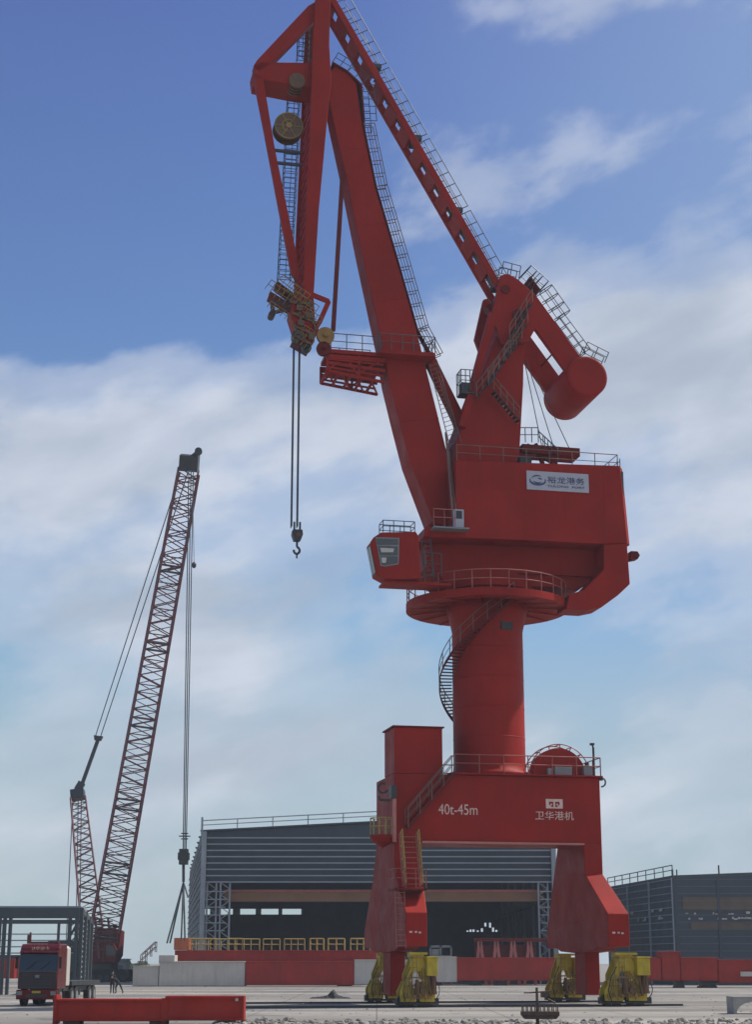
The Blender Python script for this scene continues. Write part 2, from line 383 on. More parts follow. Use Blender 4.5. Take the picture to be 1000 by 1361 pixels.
# tower box (cable room) at left front of the portal
tb = MB(); p0 = XL0; p1 = L(588.5, 1000, -2.6).x; ztop = L(550, 966, -2.6).z
tb.box(p0, p1, -2.6, 0.2, zt + .003, ztop - .02)
tw = part('cable_room', tb, bevel=.04)
part('cable_room_roof', MB().box(p0 - .12, p1 + .10, -2.72, .3, ztop - .02, ztop + .06), REDD, par=tw)
m = MB()
for zz in (13.36, 14.9): m.box(p0 + .02, p1 - .02, -2.612, -2.602, zz, zz + .03)
part('weld_seam', m, RED, par=tw)
# column, ring platform
CR = 2.24
zr = 24.35
col_ = part('column', MB().lathe([(2.75, zt + .1), (2.72, zt + .28), (CR + .04, zt + .45), (CR, zt + .9), (CR, 22.6), (2.45, 23.6), (2.75, zr - .05)], n=72), smooth=True)
m = MB()
for k in range(1, 5): m.lathe([(CR + .001, 0), (CR + .018, .03), (CR + .001, .06)], (0, 0, zt + .6 + k * 1.85), 72)
part('column_weld_bead', m, RED, par=col_, smooth=True)
ringp = part('ring_platform', MB().lathe([(2.3, zr - .02), (5.05, zr - .38), (5.16, zr - .36), (5.16, zr + .10), (2.5, zr + .10)], n=72), smooth=False)
m = MB()
for i in range(16):
    a = 2 * math.pi * i / 16
    m.prism([(2.3, zr - .25), (2.3, zr - .06), (5.0, zr - .4), (5.0, zr - .43)], -.03, .03)
    ks = len(m.v) - 8
    for j in range(ks, len(m.v)):
        x, y, z = m.v[j]; m.v[j] = (x * math.cos(a) - y * math.sin(a), x * math.sin(a) + y * math.cos(a), z)
part('gusset', m, RED, par=ringp)
m = MB(); rr = 5.08
for i in range(28):
    a = 2 * math.pi * i / 28; b = 2 * math.pi * (i + 1) / 28
    P = Vector((rr * math.cos(a), rr * math.sin(a), zr + .1)); Q = Vector((rr * math.cos(b), rr * math.sin(b), zr + .1))
    m.tube(P, P + Vector((0, 0, 1.15)), .035); m.tube(P + Vector((0, 0, 1.15)), Q + Vector((0, 0, 1.15)), .035); m.tube(P + Vector((0, 0, .6)), Q + Vector((0, 0, .6)), .03)
part('ring_railing', m, RAILR, par=ringp)
# slewing bearing and turntable
part('slew_bearing', MB().lathe([(2.75, zr + .1), (2.75, zr + .7), (3.0, zr + .75), (3.0, zr + 1.2), (2.6, zr + 1.25)], n=64), RED, smooth=False)
# spiral stair
def hel(phi, r, z0): return Vector((r * math.cos(R(phi)), r * math.sin(R(phi)), z0))
m = MB(); rl = MB(); nst = 62; ph0, ph1 = -72, -330; za, zbm = zr - .1, zt + .25
prev = None
for i in range(nst + 1):
    ph = ph0 + (ph1 - ph0) * i / nst; z = za + (zbm - za) * i / nst
    a = hel(ph, CR + .05, z); b = hel(ph, CR + .85, z); t = Vector((-math.sin(R(ph)), math.cos(R(ph)), 0))
    m.bar(a, b, .24, .05, ref=(0, 0, 1))
    if i % 4 == 0: rl.tube(b, b + Vector((0, 0, 1.05)), .03)
    if prev: 
        rl.tube(prev + Vector((0, 0, 1.05)), b + Vector((0, 0, 1.05)), .03); rl.tube(prev + Vector((0, 0, .55)), b + Vector((0, 0, .55)), .022)
        m.bar(prev, b, .20, .03, ref=Vector((b.x, b.y, 0)))
    prev = b
sp = part('spiral_stair', m, REDD); part('stair_railing', rl, RAILM, par=sp)
dz_ = zr - 1.9
m = MB()
for a in range(-84, -62, 4): pass
dd = hel(-73, CR + .0, 0); m.bar((dd.x, dd.y, dz_), (dd.x, dd.y, dz_ + 1.75), .85, .12, ref=(dd.x, dd.y, 0))
part('column_door', m, DARK, par=col_)

# deck of the portal: railings, reel, boxes, lamp
m = MB()
xa = L(605, 1028, -HW - .25).x
m.rail((xa, -HW - .2, zt + .1), (XR1, -HW - .2, zt + .1)); m.rail((XR1, -HW - .2, zt + .1), (XR1, HW + .2, zt + .1)); m.rail((-2.9, HW + .2, zt + .1), (XR1, HW + .2, zt + .1))
part('deck_railing', m, RAILR)
rc = Vector((L(741, 1010, -1.6).x, -1.6, zt + .12)); rr = 1.72
pts = [(rc.x + rr * math.cos(R(a)), rc.z + rr * math.sin(R(a))) for a in range(0, 181, 6)]
reel = part('cable_reel_housing', MB().prism(pts, -2.0, -1.0), RED, bevel=.03)
m = MB(); 
for yy in (-2.05, -.95): m.ring((rc.x, yy, rc.z), (0, -1, 0), rr + .22, .035, 24, 0, math.pi, ref=(1, 0, 0))
for a in range(0, 181, 22):
    c, s_ = math.cos(R(a)), math.sin(R(a)); m.tube((rc.x + c * rr, -1.9, rc.z + s_ * rr), (rc.x + c * (rr + .22), -2.05, rc.z + s_ * (rr + .22)), .03); m.tube((rc.x + c * (rr + .22), -2.05, rc.z + s_ * (rr + .22)), (rc.x + c * (rr + .22), -.95, rc.z + s_ * (rr + .22)), .03)
part('reel_guard', m, RAILR, par=reel)
m = MB(); x1 = L(748, 1020, -2.4).x
m.box(x1 - .55, x1 + .55, -2.6, -2.2, zt + .11, zt + .62); m.box(x1 + 1.3, x1 + 1.85, -2.6, -2.2, zt + .11, zt + .7); m.box(x1 - 1.0, x1 - .75, -2.6, -2.3, zt + .11, zt + .5)
part('switch_box', m, GREY, bevel=.02)
m = MB(); lp = L(790, 1025, -2.3); m.tube((lp.x, -2.3, zt), (lp.x, -2.3, zt + 1.9), .07); m.tube((lp.x, -2.3, zt + 1.9), (lp.x - .1, -2.3, zt + 2.1), .05); m.box(lp.x - .2, lp.x + .05, -2.42, -2.2, zt + 2.02, zt + 2.15); m.box(lp.x - .55, lp.x - .35, -2.4, -2.2, zt + .1, zt + .95)
part('deck_lamp_post', m, DARK)
m = MB(); m.ring((XR1 + .12, -HW + .1, zt - .25), (0, 1, 0), .28, .05, 14, R(-110), R(90), ref=(1, 0, 0)); m.box(XR1, XR1 + .2, -HW - .05, -HW + .25, zt - .15, zt + .05)
part('cable_bracket', m, DARK)
# left outer ladder stage: brackets, half-round balcony
bx = L(513, 1112, -2.0)
m = MB(); m.lathe([(.05, -.62), (.62, -.3), (.80, 0), (.80, .10)], (bx.x - .15, -1.9, bx.z), 28)
bal = part('side_balcony', m, RED)
m = MB(); cc = Vector((bx.x - .15, -1.9, bx.z + .1))
for i in range(12):
    a = cc + Vector((.76 * math.cos(i * math.pi / 6), .76 * math.sin(i * math.pi / 6), 0)); b = cc + Vector((.76 * math.cos((i + 1) * math.pi / 6), .76 * math.sin((i + 1) * math.pi / 6), 0))
    m.tube(a, a + Vector((0, 0, 1)), .028)
    for z in (.5, 1.0): m.tube(a + Vector((0, 0, z)), b + Vector((0, 0, z)), .026)
part('balcony_railing', m, RAILY, par=bal)
hk = L(508, 1050, -3.0)
m = MB(); m.ring((hk.x + .05, -3.0, hk.z + .12), (0, 1, 0), .28, .06, 12, R(20), R(300), ref=(1, 0, 0)); m.path([(hk.x - .2, -3.0, hk.z - .35), (hk.x - .18, -3.0, hk.z - .55), (hk.x + .5, -3.0, hk.z - .6)], .07); m.box(p0 - .3, p0 + .02, -3.1, -2.4, hk.z - .45, hk.z + .3)
part('cable_guide_hook', m, DARK)
m = MB(); m.box(p0 - .22, p0 - .04, -3.25, -2.95, hk.z - 3.0, hk.z - .5)
part('cable_channel', m, PINK)
# stair on the front of the portal
A = L(603, 1030, -3.3); B = L(541, 1100, -3.3)
m = MB(); rl = MB()
for yy in (-3.65, -2.95): m.bar((A.x, yy, zt), (B.x, yy, B.z), .22, .05)
n = 16
for i in range(n): 
    p = Vector((A.x, 0, zt)).lerp(Vector((B.x, 0, B.z)), (i + .5) / n); m.box(p.x - .14, p.x + .14, -3.62, -2.98, p.z - .02, p.z + .02)
for yy in (-3.68, -2.92): rl.rail((A.x, yy, zt), (B.x, yy, B.z), sp=1.1, r=.03)
st = part('portal_stair', m, REDD); part('stair_railing', rl, RAILM, par=st)
A = Vector((L(543, 1108, -3.5).x, -3.5, L(543, 1108, -3.5).z)); Bx = L(548, 1178, -4.4)
m = MB(); m.ladder((A.x, -3.3, A.z), (Bx.x, -4.3, Bx.z), (1, 0, 0), 1.0, .30, .05)
st = part('steep_stair', m, RAILR)
m = MB()
for dx_ in (-.5, .5): m.rail((A.x + dx_, -3.35, A.z), (Bx.x + dx_, -4.35, Bx.z), up=(0, -1, .3), h=.8, sp=.9, r=.028)
part('stair_railing', m, RAILY, par=st)
m = MB(); pz = L(545, 1181, -4.2).z; m.box(Bx.x - 1.2, Bx.x + .7, -5.2, -3.4, pz - .12, pz); 
st = part('stair_landing', m, REDD)
m = MB(); m.rail((Bx.x - 1.15, -5.15, pz), (Bx.x + .65, -5.15, pz), sp=.6, r=.028); m.rail((Bx.x - 1.15, -5.15, pz), (Bx.x - 1.15, -3.5, pz), sp=.8, r=.028)
m.bar((Bx.x - 1.0, -5.0, pz - .1), (Bx.x - .2, -4.0, pz - 1.0), .08, .08); m.bar((Bx.x + .5, -5.0, pz - .1), (Bx.x + .1, -4.2, pz - 1.0), .08, .08)
part('landing_railing', m, RAILR, par=st)
m = MB(); q = L(522, 1190, -4.0)
m.ladder((Bx.x - .9, -5.1, pz - .1), (Bx.x - 1.0, -5.9, 3.2), (1, 0, 0), .55, .3, .03)
part('lower_ladder', m, RAILR, par=st)
# markings on the portal front
c0 = L(583, 1082, -HW); c1 = L(635, 1082, -HW)
text('load_marking', '40t-45m', PALE, beam, c0.x, -HW, c0.z, c1.x - c0.x, .62)
c0 = L(712, 1089, -HW); c1 = L(763, 1089, -HW)
text('maker_lettering', '卫华港机', PALE, beam, c0.x, -HW, c0.z, c1.x - c0.x, .52)
c0 = L(726, 1074, -HW); c1 = L(748, 1062, -HW); wx = c1.x - c0.x; wz = c1.z - c0.z
m = MB(); e = -HW
def fr(x0, x1, z0, z1): m.box(c0.x + x0 * wx, c0.x + x1 * wx, e - .02, e + .01, c0.z + z0 * wz, c0.z + z1 * wz)
fr(0, .18, 0, 1); fr(.82, 1, 0, 1); fr(.18, .82, .72, 1); fr(.18, .82, 0, .16); fr(.45, .55, .16, .72); fr(.28, .38, .35, .5); fr(.62, .72, .35, .5); fr(.18, .3, .16, .35); fr(.70, .82, .16, .35)
part('maker_emblem', m, PALE, par=beam)

# ------------------------------------------------------------------ machinery house
HY = -3.2
hp = PXP([(606, 612), (824, 619), (834, 722), (803, 723), (700, 718), (564, 713), (566, 700), (606, 700)], HY)
house = part('machinery_house', MB().prism(hp, HY, 3.2), bevel=.04)
# rear chamfer strip (corner post panel) 
a0 = L(824, 619, HY); a1 = L(834, 722, HY); a2 = L(838, 776, HY)
m = MB(); m.add([(a0.x, HY, a0.z), (a0.x + .32, HY + .42, a0.z - .1), (a1.x + .32, HY + .42, a1.z), (a1.x, HY, a1.z), (a0.x, 3.2, a0.z), (a0.x + .32, 2.8, a0.z - .1), (a1.x + .32, 2.8, a1.z), (a1.x, 3.2, a1.z)],
               [(0, 1, 2, 3), (7, 6, 5, 4), (1, 5, 6, 2), (0, 4, 5, 1), (3, 2, 6, 7), (0, 3, 7, 4)])
part('rear_wall', m, RED, par=house)
cw = PXP([(803, 723.5), (834, 722.5), (838, 776), (822, 791), (800, 807), (783, 810.5), (753, 809), (757, 790), (776, 784), (803, 757)], HY)
part('ballast_box', MB().prism(cw, HY, -1.2), bevel=.05, par=house)
part('ballast_support', MB().prism(PXP([(803, 724), (833, 723), (836, 752), (806, 752)], HY), -1.199, 3.15), bevel=.04, par=house)
# rotating platform under the house, set back from its front
py_ = -1.5
tp = PXP([(566, 714), (803, 720), (803, 758), (770, 784), (740, 781), (690, 779), (600, 779), (580, 762), (568, 752)], py_)
part('rotating_platform', MB().prism(tp, py_, 2.3), bevel=.04)
m = MB(); f0 = L(690, 761, py_); f1 = L(796, 761, py_); m.box(f0.x, f1.x, py_ - .25, py_, f0.z - .08, f0.z + .04); part('platform_flange', m, RED)
m = MB(); q = L(841, 741, -1.5); m.prism([(q.x - .35, q.z - .35), (q.x + .1, q.z - .25), (q.x + .25, q.z), (q.x + .1, q.z + .25), (q.x - .35, q.z + .25)], -2.2, -1.6); m.disc((q.x + .02, -1.9, q.z), (0, 1, 0), .16, .75, 16)
part('anchor_lug', m, REDD, par=house)
m = MB()
for xx in (-1.2, 1.6, 4.4, 7.0): m.box(xx, xx + .035, HY - .008, HY + .01, hp[4][1] + .25, hp[1][1] - .15)
m.box(hp[0][0] + .1, hp[1][0] - .1, HY - .0085, HY + .01, hp[4][1] + 3.2, hp[4][1] + 3.235)
part('panel_seam', m, RED, par=house)
# roof railing
hz0 = L(700, 618, HY).z; m = MB(); xl = L(700, 618, HY).x; xr = L(822, 618, HY).x; x0h = L(608, 612, HY).x
m.rail((x0h, HY + .1, hz0), (xr, HY + .1, hz0), h=1.1, sp=1.45, r=.03); m.rail((xr, HY + .1, hz0), (xr, 3.1, hz0), h=1.1, r=.03); m.rail((x0h + 3.5, 3.1, hz0), (xr, 3.1, hz0), h=1.1, r=.03)
part('roof_railing', m, RAILM, par=house)
m = MB(); m.path([(xr + .3, HY + .2, hz0 - .3 * i) for i in range(6)], .1); m.ladder((xr + .45, HY + 1.1, hz0 + 1.1), (xr + .45, HY + 1.1, hz0 - 1.6), (0, 1, 0), .5, .3)
m.box(xr - .5, xr - .2, HY + .2, HY + .5, hz0, hz0 + .35)
part('roof_ladder', m, RAILD, par=house)
# sign
s0 = L(700.5, 652, HY); s1 = L(782, 629, HY); s2 = L(782, 654, HY); s3 = L(700.5, 627.5, HY)
sg = part('sign_board', MB().box(s0.x, s1.x, HY - .06, HY - .003, (s0.z + s2.z) / 2, (s1.z + s3.z) / 2), PLATE, par=root)
sw = s1.x - s0.x; sz = (s0.z + s2.z) / 2; sh = (s1.z + s3.z) / 2 - sz
text('sign_lettering', '裕龙港务', INK, sg, s0.x + sw * .33, HY - .062, sz + sh * .40, sw * .60, sh * .36)
text('sign_small_lettering', 'YULONG  PORT', INK, sg, s0.x + sw * .33, HY - .062, sz + sh * .19, sw * .60, sh * .11)
m = MB(); ec = Vector((s0.x + sw * .175, HY - .075, sz + sh * .5))
def swoosh(a0, a1, rx, rz, t0, t1, n=16):
    for i in range(n):
        a = a0 + (a1 - a0) * i / n; b = a0 + (a1 - a0) * (i + 1) / n; k = (i + .5) / n; th = t0 + (t1 - t0) * math.sin(math.pi * k)
        m.bar(ec + Vector((rx * math.cos(R(a)), 0, rz * math.sin(R(a)))), ec + Vector((rx * math.cos(R(b)), 0, rz * math.sin(R(b)))), th, .03)
swoosh(160, 380, sw * .125, sh * .22, .03, .13); swoosh(150, 60, sw * .11, sh * .26, .02, .08); swoosh(30, 90, sw * .08, sh * .12, .02, .08); swoosh(200, 330, sw * .07, sh * .13, .02, .07)
part('sign_emblem', m, INK, par=sg)

# front left platform & white electric box
b0 = L(573, 703, HY - .1); b1 = L(620, 703, HY - .1)
m = MB(); m.box(b0.x, b1.x, HY - .9, HY - .01, b0.z - .1, b0.z); fp = part('front_walkway', m, GREY)
m = MB(); m.rail((b0.x, HY - .85, b0.z), (b1.x - .9, HY - .85, b0.z), sp=.8, r=.026); part('walkway_railing', m, RAILR, par=fp)
q = L(603, 692, HY - .3); m = MB(); m.box(q.x, q.x + .62, HY - .5, HY - .2, b0.z, b0.z + 1.25); bxo = part('electric_box', m, PLATE, par=fp)
part('box_window', MB().box(q.x + .12, q.x + .5, HY - .53, HY - .501, b0.z + .65, b0.z + 1.15), DARK, par=fp)
m = MB(); m.tube(L(593, 575, -2.0), L(603, 692, HY - .2), .08); m.tube(L(597, 600, -2.0), L(607, 685, HY - .2), .05); part('cable_conduit', m, RAILM)

# ------------------------------------------------------------------ operator cab
CY0, CY1 = -4.4, -3.1
cp = PXP([(507, 707.5), (553, 706.5), (557, 713), (559, 769), (513, 769.5), (501, 763), (493, 722), (497, 714)], CY0)
cab = part('operator_cab', MB().prism(cp, CY0, CY1), bevel=.03)
def quad(name, pts, y, t, m, par): return part(name, MB().prism(PXP(pts, y), y - t, y - .003), m, par=par)
quad('side_window_frame', [(499, 714), (531, 715), (530, 750), (512, 753), (506, 752)], CY0, .03, GREY, cab)
for nm, pts in (('side_window', [(500.5, 715.5), (529.5, 716.5), (529.5, 724), (502, 724)]), ('side_window', [(502.5, 725.5), (529, 726.5), (529, 738), (505, 738)]), ('side_window', [(505.5, 739.5), (529, 739.5), (528.5, 748.5), (512, 751.5), (507.5, 750.5)])):
    part(nm, MB().prism(PXP(pts, CY0 - .03), CY0 - .05, CY0 - .032), GLASS, par=cab)
part('painted_window_light', MB().prism(PXP([(505.5, 728), (524, 729), (523, 734), (507, 734)], CY0 - .05), CY0 - .06, CY0 - .052), WHITE, par=cab)  # pale patches on opaque glass, painted to stand for sky light showing through
part('painted_window_light', MB().prism(PXP([(507, 741), (514, 741), (513, 748), (508, 748)], CY0 - .05), CY0 - .06, CY0 - .052), WHITE, par=cab)
# front panes: slanted outward glass on the nose
e0 = L(497, 715, CY0); e1 = L(493, 722, CY0); e2 = L(501, 762, CY0)
for (pa, pb) in ((Vector((e0.x, 0, e0.z)), Vector((e1.x, 0, e1.z))), (Vector((e1.x, 0, e1.z)), Vector((e2.x, 0, e2.z)))):
    n_ = (pb - pa); nn = Vector((n_.z, 0, -n_.x)).normalized()
    if nn.x > 0: nn = -nn
    for k0, k1 in ((.05, .47), (.53, .95)):
        m = MB(); ya, yb = CY0 + .1, CY1 - .1
        ym = ya + (yb - ya) * k0, ya + (yb - ya) * k1
        c = [pa.lerp(pb, .06), pa.lerp(pb, .94)]
        m.bar(c[0] + nn * .02 + Vector((0, (ym[0] + ym[1]) / 2, 0)), c[1] + nn * .02 + Vector((0, (ym[0] + ym[1]) / 2, 0)), .03, ym[1] - ym[0])
        part('front_window', m, GLASS, par=cab)
ct = L(510, 706.5, CY0); ce = L(552, 706.5, CY0); m = MB()
for yy in (CY0 + .1, CY1 - .1): m.rail((ct.x, yy, ct.z), (ce.x, yy, ct.z), sp=.7, h=.75, r=.028)
m.rail((ct.x, CY0 + .1, ct.z), (ct.x, CY1 - .1, ct.z), sp=.9, h=.75, r=.028); m.rail((ce.x, CY0 + .1, ct.z), (ce.x, CY1 - .1, ct.z), sp=.9, h=.75, r=.028)
part('cab_railing', m, RAILD, par=cab)
g0 = L(512, 770, CY0 + .2); g1 = L(600, 770, CY0 + .2)
m = MB(); m.box(g0.x, g1.x, CY0 + .3, -2.4, g0.z - .16, g0.z - .02); part('cab_bracket', m, RED, par=cab)
m = MB(); l0 = L(566, 716, -3.6); l1 = L(571, 768, -3.6); m.ladder((l0.x, -3.6, l0.z), (l1.x, -3.6, l1.z), (1, 0, .1), .6, .28, .035); m.rail((l0.x - .3, -4.3, l1.z), (l1.x + .6, -4.3, l1.z), sp=.6, r=.03, h=1.4)
part('cab_ladder', m, RAILD, par=cab)
m = MB(); l0 = L(562, 778, -3.4); m.ladder((l0.x, -3.0, zr + .1), (l0.x, -3.0, g0.z - .1), (1, 0, 0), .75, .3, .035); part('platform_ladder', m, RAILD, par=ringp)

# ------------------------------------------------------------------ main boom
bo = [(447, 86), (462, 96), (474, 112), (482, 168), (499, 250), (526, 342), (554, 440), (578, 535), (594, 600), (608, 672), (603, 692), (590, 700), (576, 692), (545, 612), (531, 560), (517, 505), (508, 455), (480, 330), (459, 230), (443, 160), (436, 125), (436, 100)]
def taper_beam(pts_px, yfun, nsplit):
    pts = pts_px; n = len(pts); vs = []
    for sgn in (-1, 1):
        for a, b in pts:
            yy = yfun(b); p = L(a, b, -yy); vs.append((p.x, sgn * yy, p.z))
    m = MB(); m.v = [tuple(v) for v in vs]
    # quads between right chain and left chain
    m.f = [tuple(range(n)), tuple(range(2 * n - 1, n - 1, -1))] + [(i, n + i, n + (i + 1) % n, (i + 1) % n) for i in range(n)]
    return m
boom = part('main_boom', taper_beam(bo, lambda py: .75 + .45 * max(0, min(1, (py - 100) / 600)), 0), bevel=.04)
# flange seams on the boom
m = MB()
for py, xa_, xb_ in ((200, 452, 488), (300, 474, 513), (400, 497, 541), (560, 532, 583)):
    yy = .75 + .45 * (py - 100) / 600; p = L(xa_, py, -yy); q = L(xb_, py - 4, -yy); m.bar((p.x, -yy - .012, p.z), (q.x, -yy - .012, q.z), .09, .02)
part('boom_seam', m, RED, par=boom)
# walkway and railing up the back of the boom
ch = [(483, 165), (500, 248), (527, 340), (555, 438), (575, 475)]
m = MB(); wk = MB(); lines = []
for (a, b), (c, d) in zip(ch, ch[1:]):
    P = L(a, b, -.9); Q = L(c, d, -.9); dr = (Q - P).normalized(); nr = Vector((-dr.z, 0, dr.x)); nr = nr if nr.x > 0 else -nr
    for yy in (0, .55):
        m.rail(P + Vector((0, yy, 0)), Q + Vector((0, yy, 0)), up=nr, h=.8, sp=.85, r=.028)
    wk.bar(P + nr * .03 + Vector((0, .28, 0)), Q + nr * .03 + Vector((0, .28, 0)), .06, .6)
wkp = part('boom_walkway', wk, REDD, par=boom); part('boom_railing', m, RAILM, par=boom)
m = MB(); m.ladder(L(579, 480, -1.4), L(612, 590, -1.6), (0, 1, 0), .6, .3); m.ladder(L(576, 482, -1.4), L(604, 592, -1.6), (1, 0, .4), .6, .3); part('boom_ladder', m, RAILM, par=boom)
# head platform
m = MB(); hq = [L(442, 83, -1), L(462, 95, -1), L(480, 112, -1), L(484, 160, -1)]
for q_ in hq: q_.y = 0
wk = MB()
for P, Q in zip(hq, hq[1:]):
    dr = (Q - P).normalized(); nr = Vector((-dr.z, 0, dr.x)); nr = nr if nr.z > 0 or nr.x > 0 else -nr
    for yy in (-.95, .75): m.rail(P + Vector((0, yy, 0)), Q + Vector((0, yy, 0)), up=nr, h=.9, sp=.6, r=.028)
    wk.bar(P + Vector((0, -.1, 0)) + nr * .05, Q + Vector((0, -.1, 0)) + nr * .05, .10, 1.7)
hpf = part('boom_head_walkway', wk, REDD, par=boom); part('head_railing', m, RAILD, par=boom)
# collar and mid platform
m = MB(); u0 = L(510, 462, -2.1); u1 = L(579, 468, -2.1); m.box(u0.x - .2, u1.x, -2.1, 2.1, u0.z - .35, u0.z - .1)
ml = L(436, 462, -1.4); m.box(ml.x, u0.x - .2, -1.4, 1.2, u0.z - .35, u0.z - .1)
col2 = part('mid_platform', m, RED, par=root)
m = MB(); pz = u0.z - .1
m.rail((ml.x + .2, -1.35, pz), (u0.x - .2, -1.35, pz), sp=.95, r=.03); m.rail((ml.x + .2, 1.15, pz), (u0.x - .2, 1.15, pz), sp=.95, r=.03)
m.rail((u0.x - .2, -2.05, pz), (u1.x, -2.05, pz), sp=.8, r=.03); m.rail((u1.x, -2.05, pz), (u1.x, 2.05, pz), sp=.8, r=.03); m.rail((u0.x - .2, 2.05, pz), (u1.x, 2.05, pz), sp=.8, r=.03)
part('platform_railing', m, RAILD, par=col2)
m = MB(); zl0 = L(436, 493, -1.3).z; zl1 = L(505, 508, -1.3).z; xb0, xb1 = ml.x, L(512, 500, -1.3).x
for yy in (-1.3, 1.1):
    m.bar((xb0, yy, zl0), (xb1, yy, zl1), .16, .16); m.bar((xb0, yy, pz - .35), (xb0, yy, zl0), .16, .16)
    for k in (.55,): m.bar((xb0 + (xb1 - xb0) * k, yy, pz - .3), (xb0 + (xb1 - xb0) * k, yy, zl0 + (zl1 - zl0) * k), .14, .14)
    m.bar((xb0, yy, zl0), (xb0 + (xb1 - xb0) * .3, yy, pz - .35), .10, .10); m.bar((xb0 + (xb1 - xb0) * .3, yy, pz - .35), (xb0 + (xb1 - xb0) * .55, yy, zl0 + (zl1 - zl0) * .55), .10, .10); m.bar((xb0 + (xb1 - xb0) * .55, yy, zl0), (xb1, yy, pz - .35), .10, .10)
    m.bar((xb0, yy, (pz - .35 + zl0) / 2), (xb1, yy, (pz - .4 + zl1) / 2), .2, .14); m.bar((xb0, yy, pz - .5), (xb1, yy, pz - .5), .3, .16)
for k in (0, .2, .4, .6, .8): m.bar((xb0 + (xb1 - xb0) * k, -1.3, zl0 + (zl1 - zl0) * k), (xb0 + (xb1 - xb0) * k, 1.1, zl0 + (zl1 - zl0) * k), .14, .14, ref=(0, 0, 1))
for k in (0, .25, .5, .75): m.bar((xb0 + (xb1 - xb0) * k, -1.3, zl0 + (zl1 - zl0) * k), (xb0 + (xb1 - xb0) * (k + .25), 1.1, zl0 + (zl1 - zl0) * (k + .25)), .10, .10, ref=(0, 0, 1))
m.box(xb0 + .3, xb1 - .3, -.9, .8, zl0 + .35, zl0 + .43)
for f_ in (.25, .5, .75):
    for yy in (-1.32, 1.12): m.bar((xb0 + .1, yy, zl0 + (pz - .4 - zl0) * f_), (xb1 - .1, yy, zl1 + (pz - .4 - zl1) * f_), .12, .08)
m.box(xb0 + .2, xb1 - .4, -1.0, .9, pz - .75, pz - .65)
part('platform_truss', m, RED, par=col2)

# luffing rack strut
m = MB(); m.bar(L(568, 472, -.6), L(616, 572, -.6), .62, .7, wd2=.75); part('luffing_rack', m, RED)

# ------------------------------------------------------------------ A-frame
AY = 1.75
af = PXP([(668, 425), (697, 425), (696, 510), (691, 600), (691, 618), (606, 618), (606, 588), (640, 500)], -AY)
aframe = part('a_frame', MB().prism(af, -AY, AY), bevel=.04)
m = MB(); 
for y_ in (-2.0, 1.7):
    m.bar(L(656, 418, y_), L(614, 568, y_), .62, .5, wd2=.45)
part('a_frame_strut', m, RED, par=aframe)
m = MB(); m.bar(L(647, 408, -1.0), L(654, 418, -1.0), .35, .8); part('rod_bracket', m, REDD, par=aframe)
# stair up the A-frame (three flights) 
m = MB(); rl = MB()
for (a, b, c, d, y_) in ((632, 530, 692, 452, -2.6), (648, 515, 700, 430, -2.6), (690, 562, 655, 520, -2.3), (676, 452, 706, 404, -2.9)):
    P = L(a, b, y_); Q = L(c, d, y_)
    m.ladder(P, Q, (0, 1, 0), .6, .28, .035); rl.rail(P + Vector((0, -.35, 0)), Q + Vector((0, -.35, 0)), sp=.7, r=.03, h=.9)
    for k in range(9): 
        p = P.lerp(Q, (k + .5) / 9); m.box(p.x - .1, p.x + .1, y_ - .3, y_ + .3, p.z - .02, p.z + .02)
sp = part('a_frame_stair', m, DARK, par=aframe); part('a_frame_railing', rl, RAILM, par=aframe)
# side service basket
q = L(619, 516, -1.8); m = MB(); m.box(q.x - .45, q.x + .45, -2.4, -1.3, q.z - .55, q.z - .45)
for (x0_, y0_), (x1_, y1_) in (((-.45, -2.4), (.45, -2.4)), ((-.45, -1.3), (.45, -1.3)), ((-.45, -2.4), (-.45, -1.3))): m.rail((q.x + x0_, y0_, q.z - .45), (q.x + x1_, y1_, q.z - .45), sp=.35, r=.03, h=1.5)
m.box(q.x - .35, q.x + .3, -2.2, -1.5, q.z - .45, q.z + .25); part('service_basket', m, RAILD, par=aframe)
# rope to reeving, hanging ropes behind
m = MB()
for a, b, c, d in ((697, 478, 722, 600), (700, 478, 738, 600), (712, 500, 758, 598)): m.tube(L(a, b, 0), L(c, d, 0), .03, 5)
part('reeving_rope', m, ROPE)
# rear deck on the house roof
m = MB(); m.bar(L(690, 600, -.8), L(766, 606, -.8), .55, 1.6); m.box(L(690, 600, -1.6).x, L(712, 600, -1.6).x, -1.6, 1.2, L(700, 603, -1.6).z - .2, L(700, 603, -1.6).z)
m.bar(L(700, 592, -1), L(740, 618, -1), .25, .3); m.bar(L(712, 590, -1), L(722, 618, -1), .2, .3)
dk = part('rear_winch_deck', m, REDD)
m = MB(); z_ = L(700, 590, -1.5); m.rail(L(690, 588, -1.7), L(716, 588, -1.7), sp=.5, r=.03, h=1.0); m.rail(L(716, 588, -1.7), L(742, 612, -1.7), sp=.5, r=.03, h=.8); m.rail(L(716, 588, .8), L(742, 612, .8), sp=.5, r=.03, h=.8)
part('winch_deck_railing', m, RAILD, par=dk)
m = MB(); q = L(696, 612, -2.4); m.box(q.x - .3, q.x + .45, -2.7, -2.0, hz0, hz0 + .75); part('winch_motor', m, DARK, par=dk)

# ------------------------------------------------------------------ balance beam (twin arms) + counterweight drum
def arm(y0_, dy, nm):
    o = [(666, 364), (676, 364), (690, 372), (713, 394), (771, 474), (757, 499), (712, 437), (700, 452), (668, 456), (655, 420)]
    return part(nm, MB().prism(PXP(o, y0_), y0_, y0_ + dy), bevel=.03)
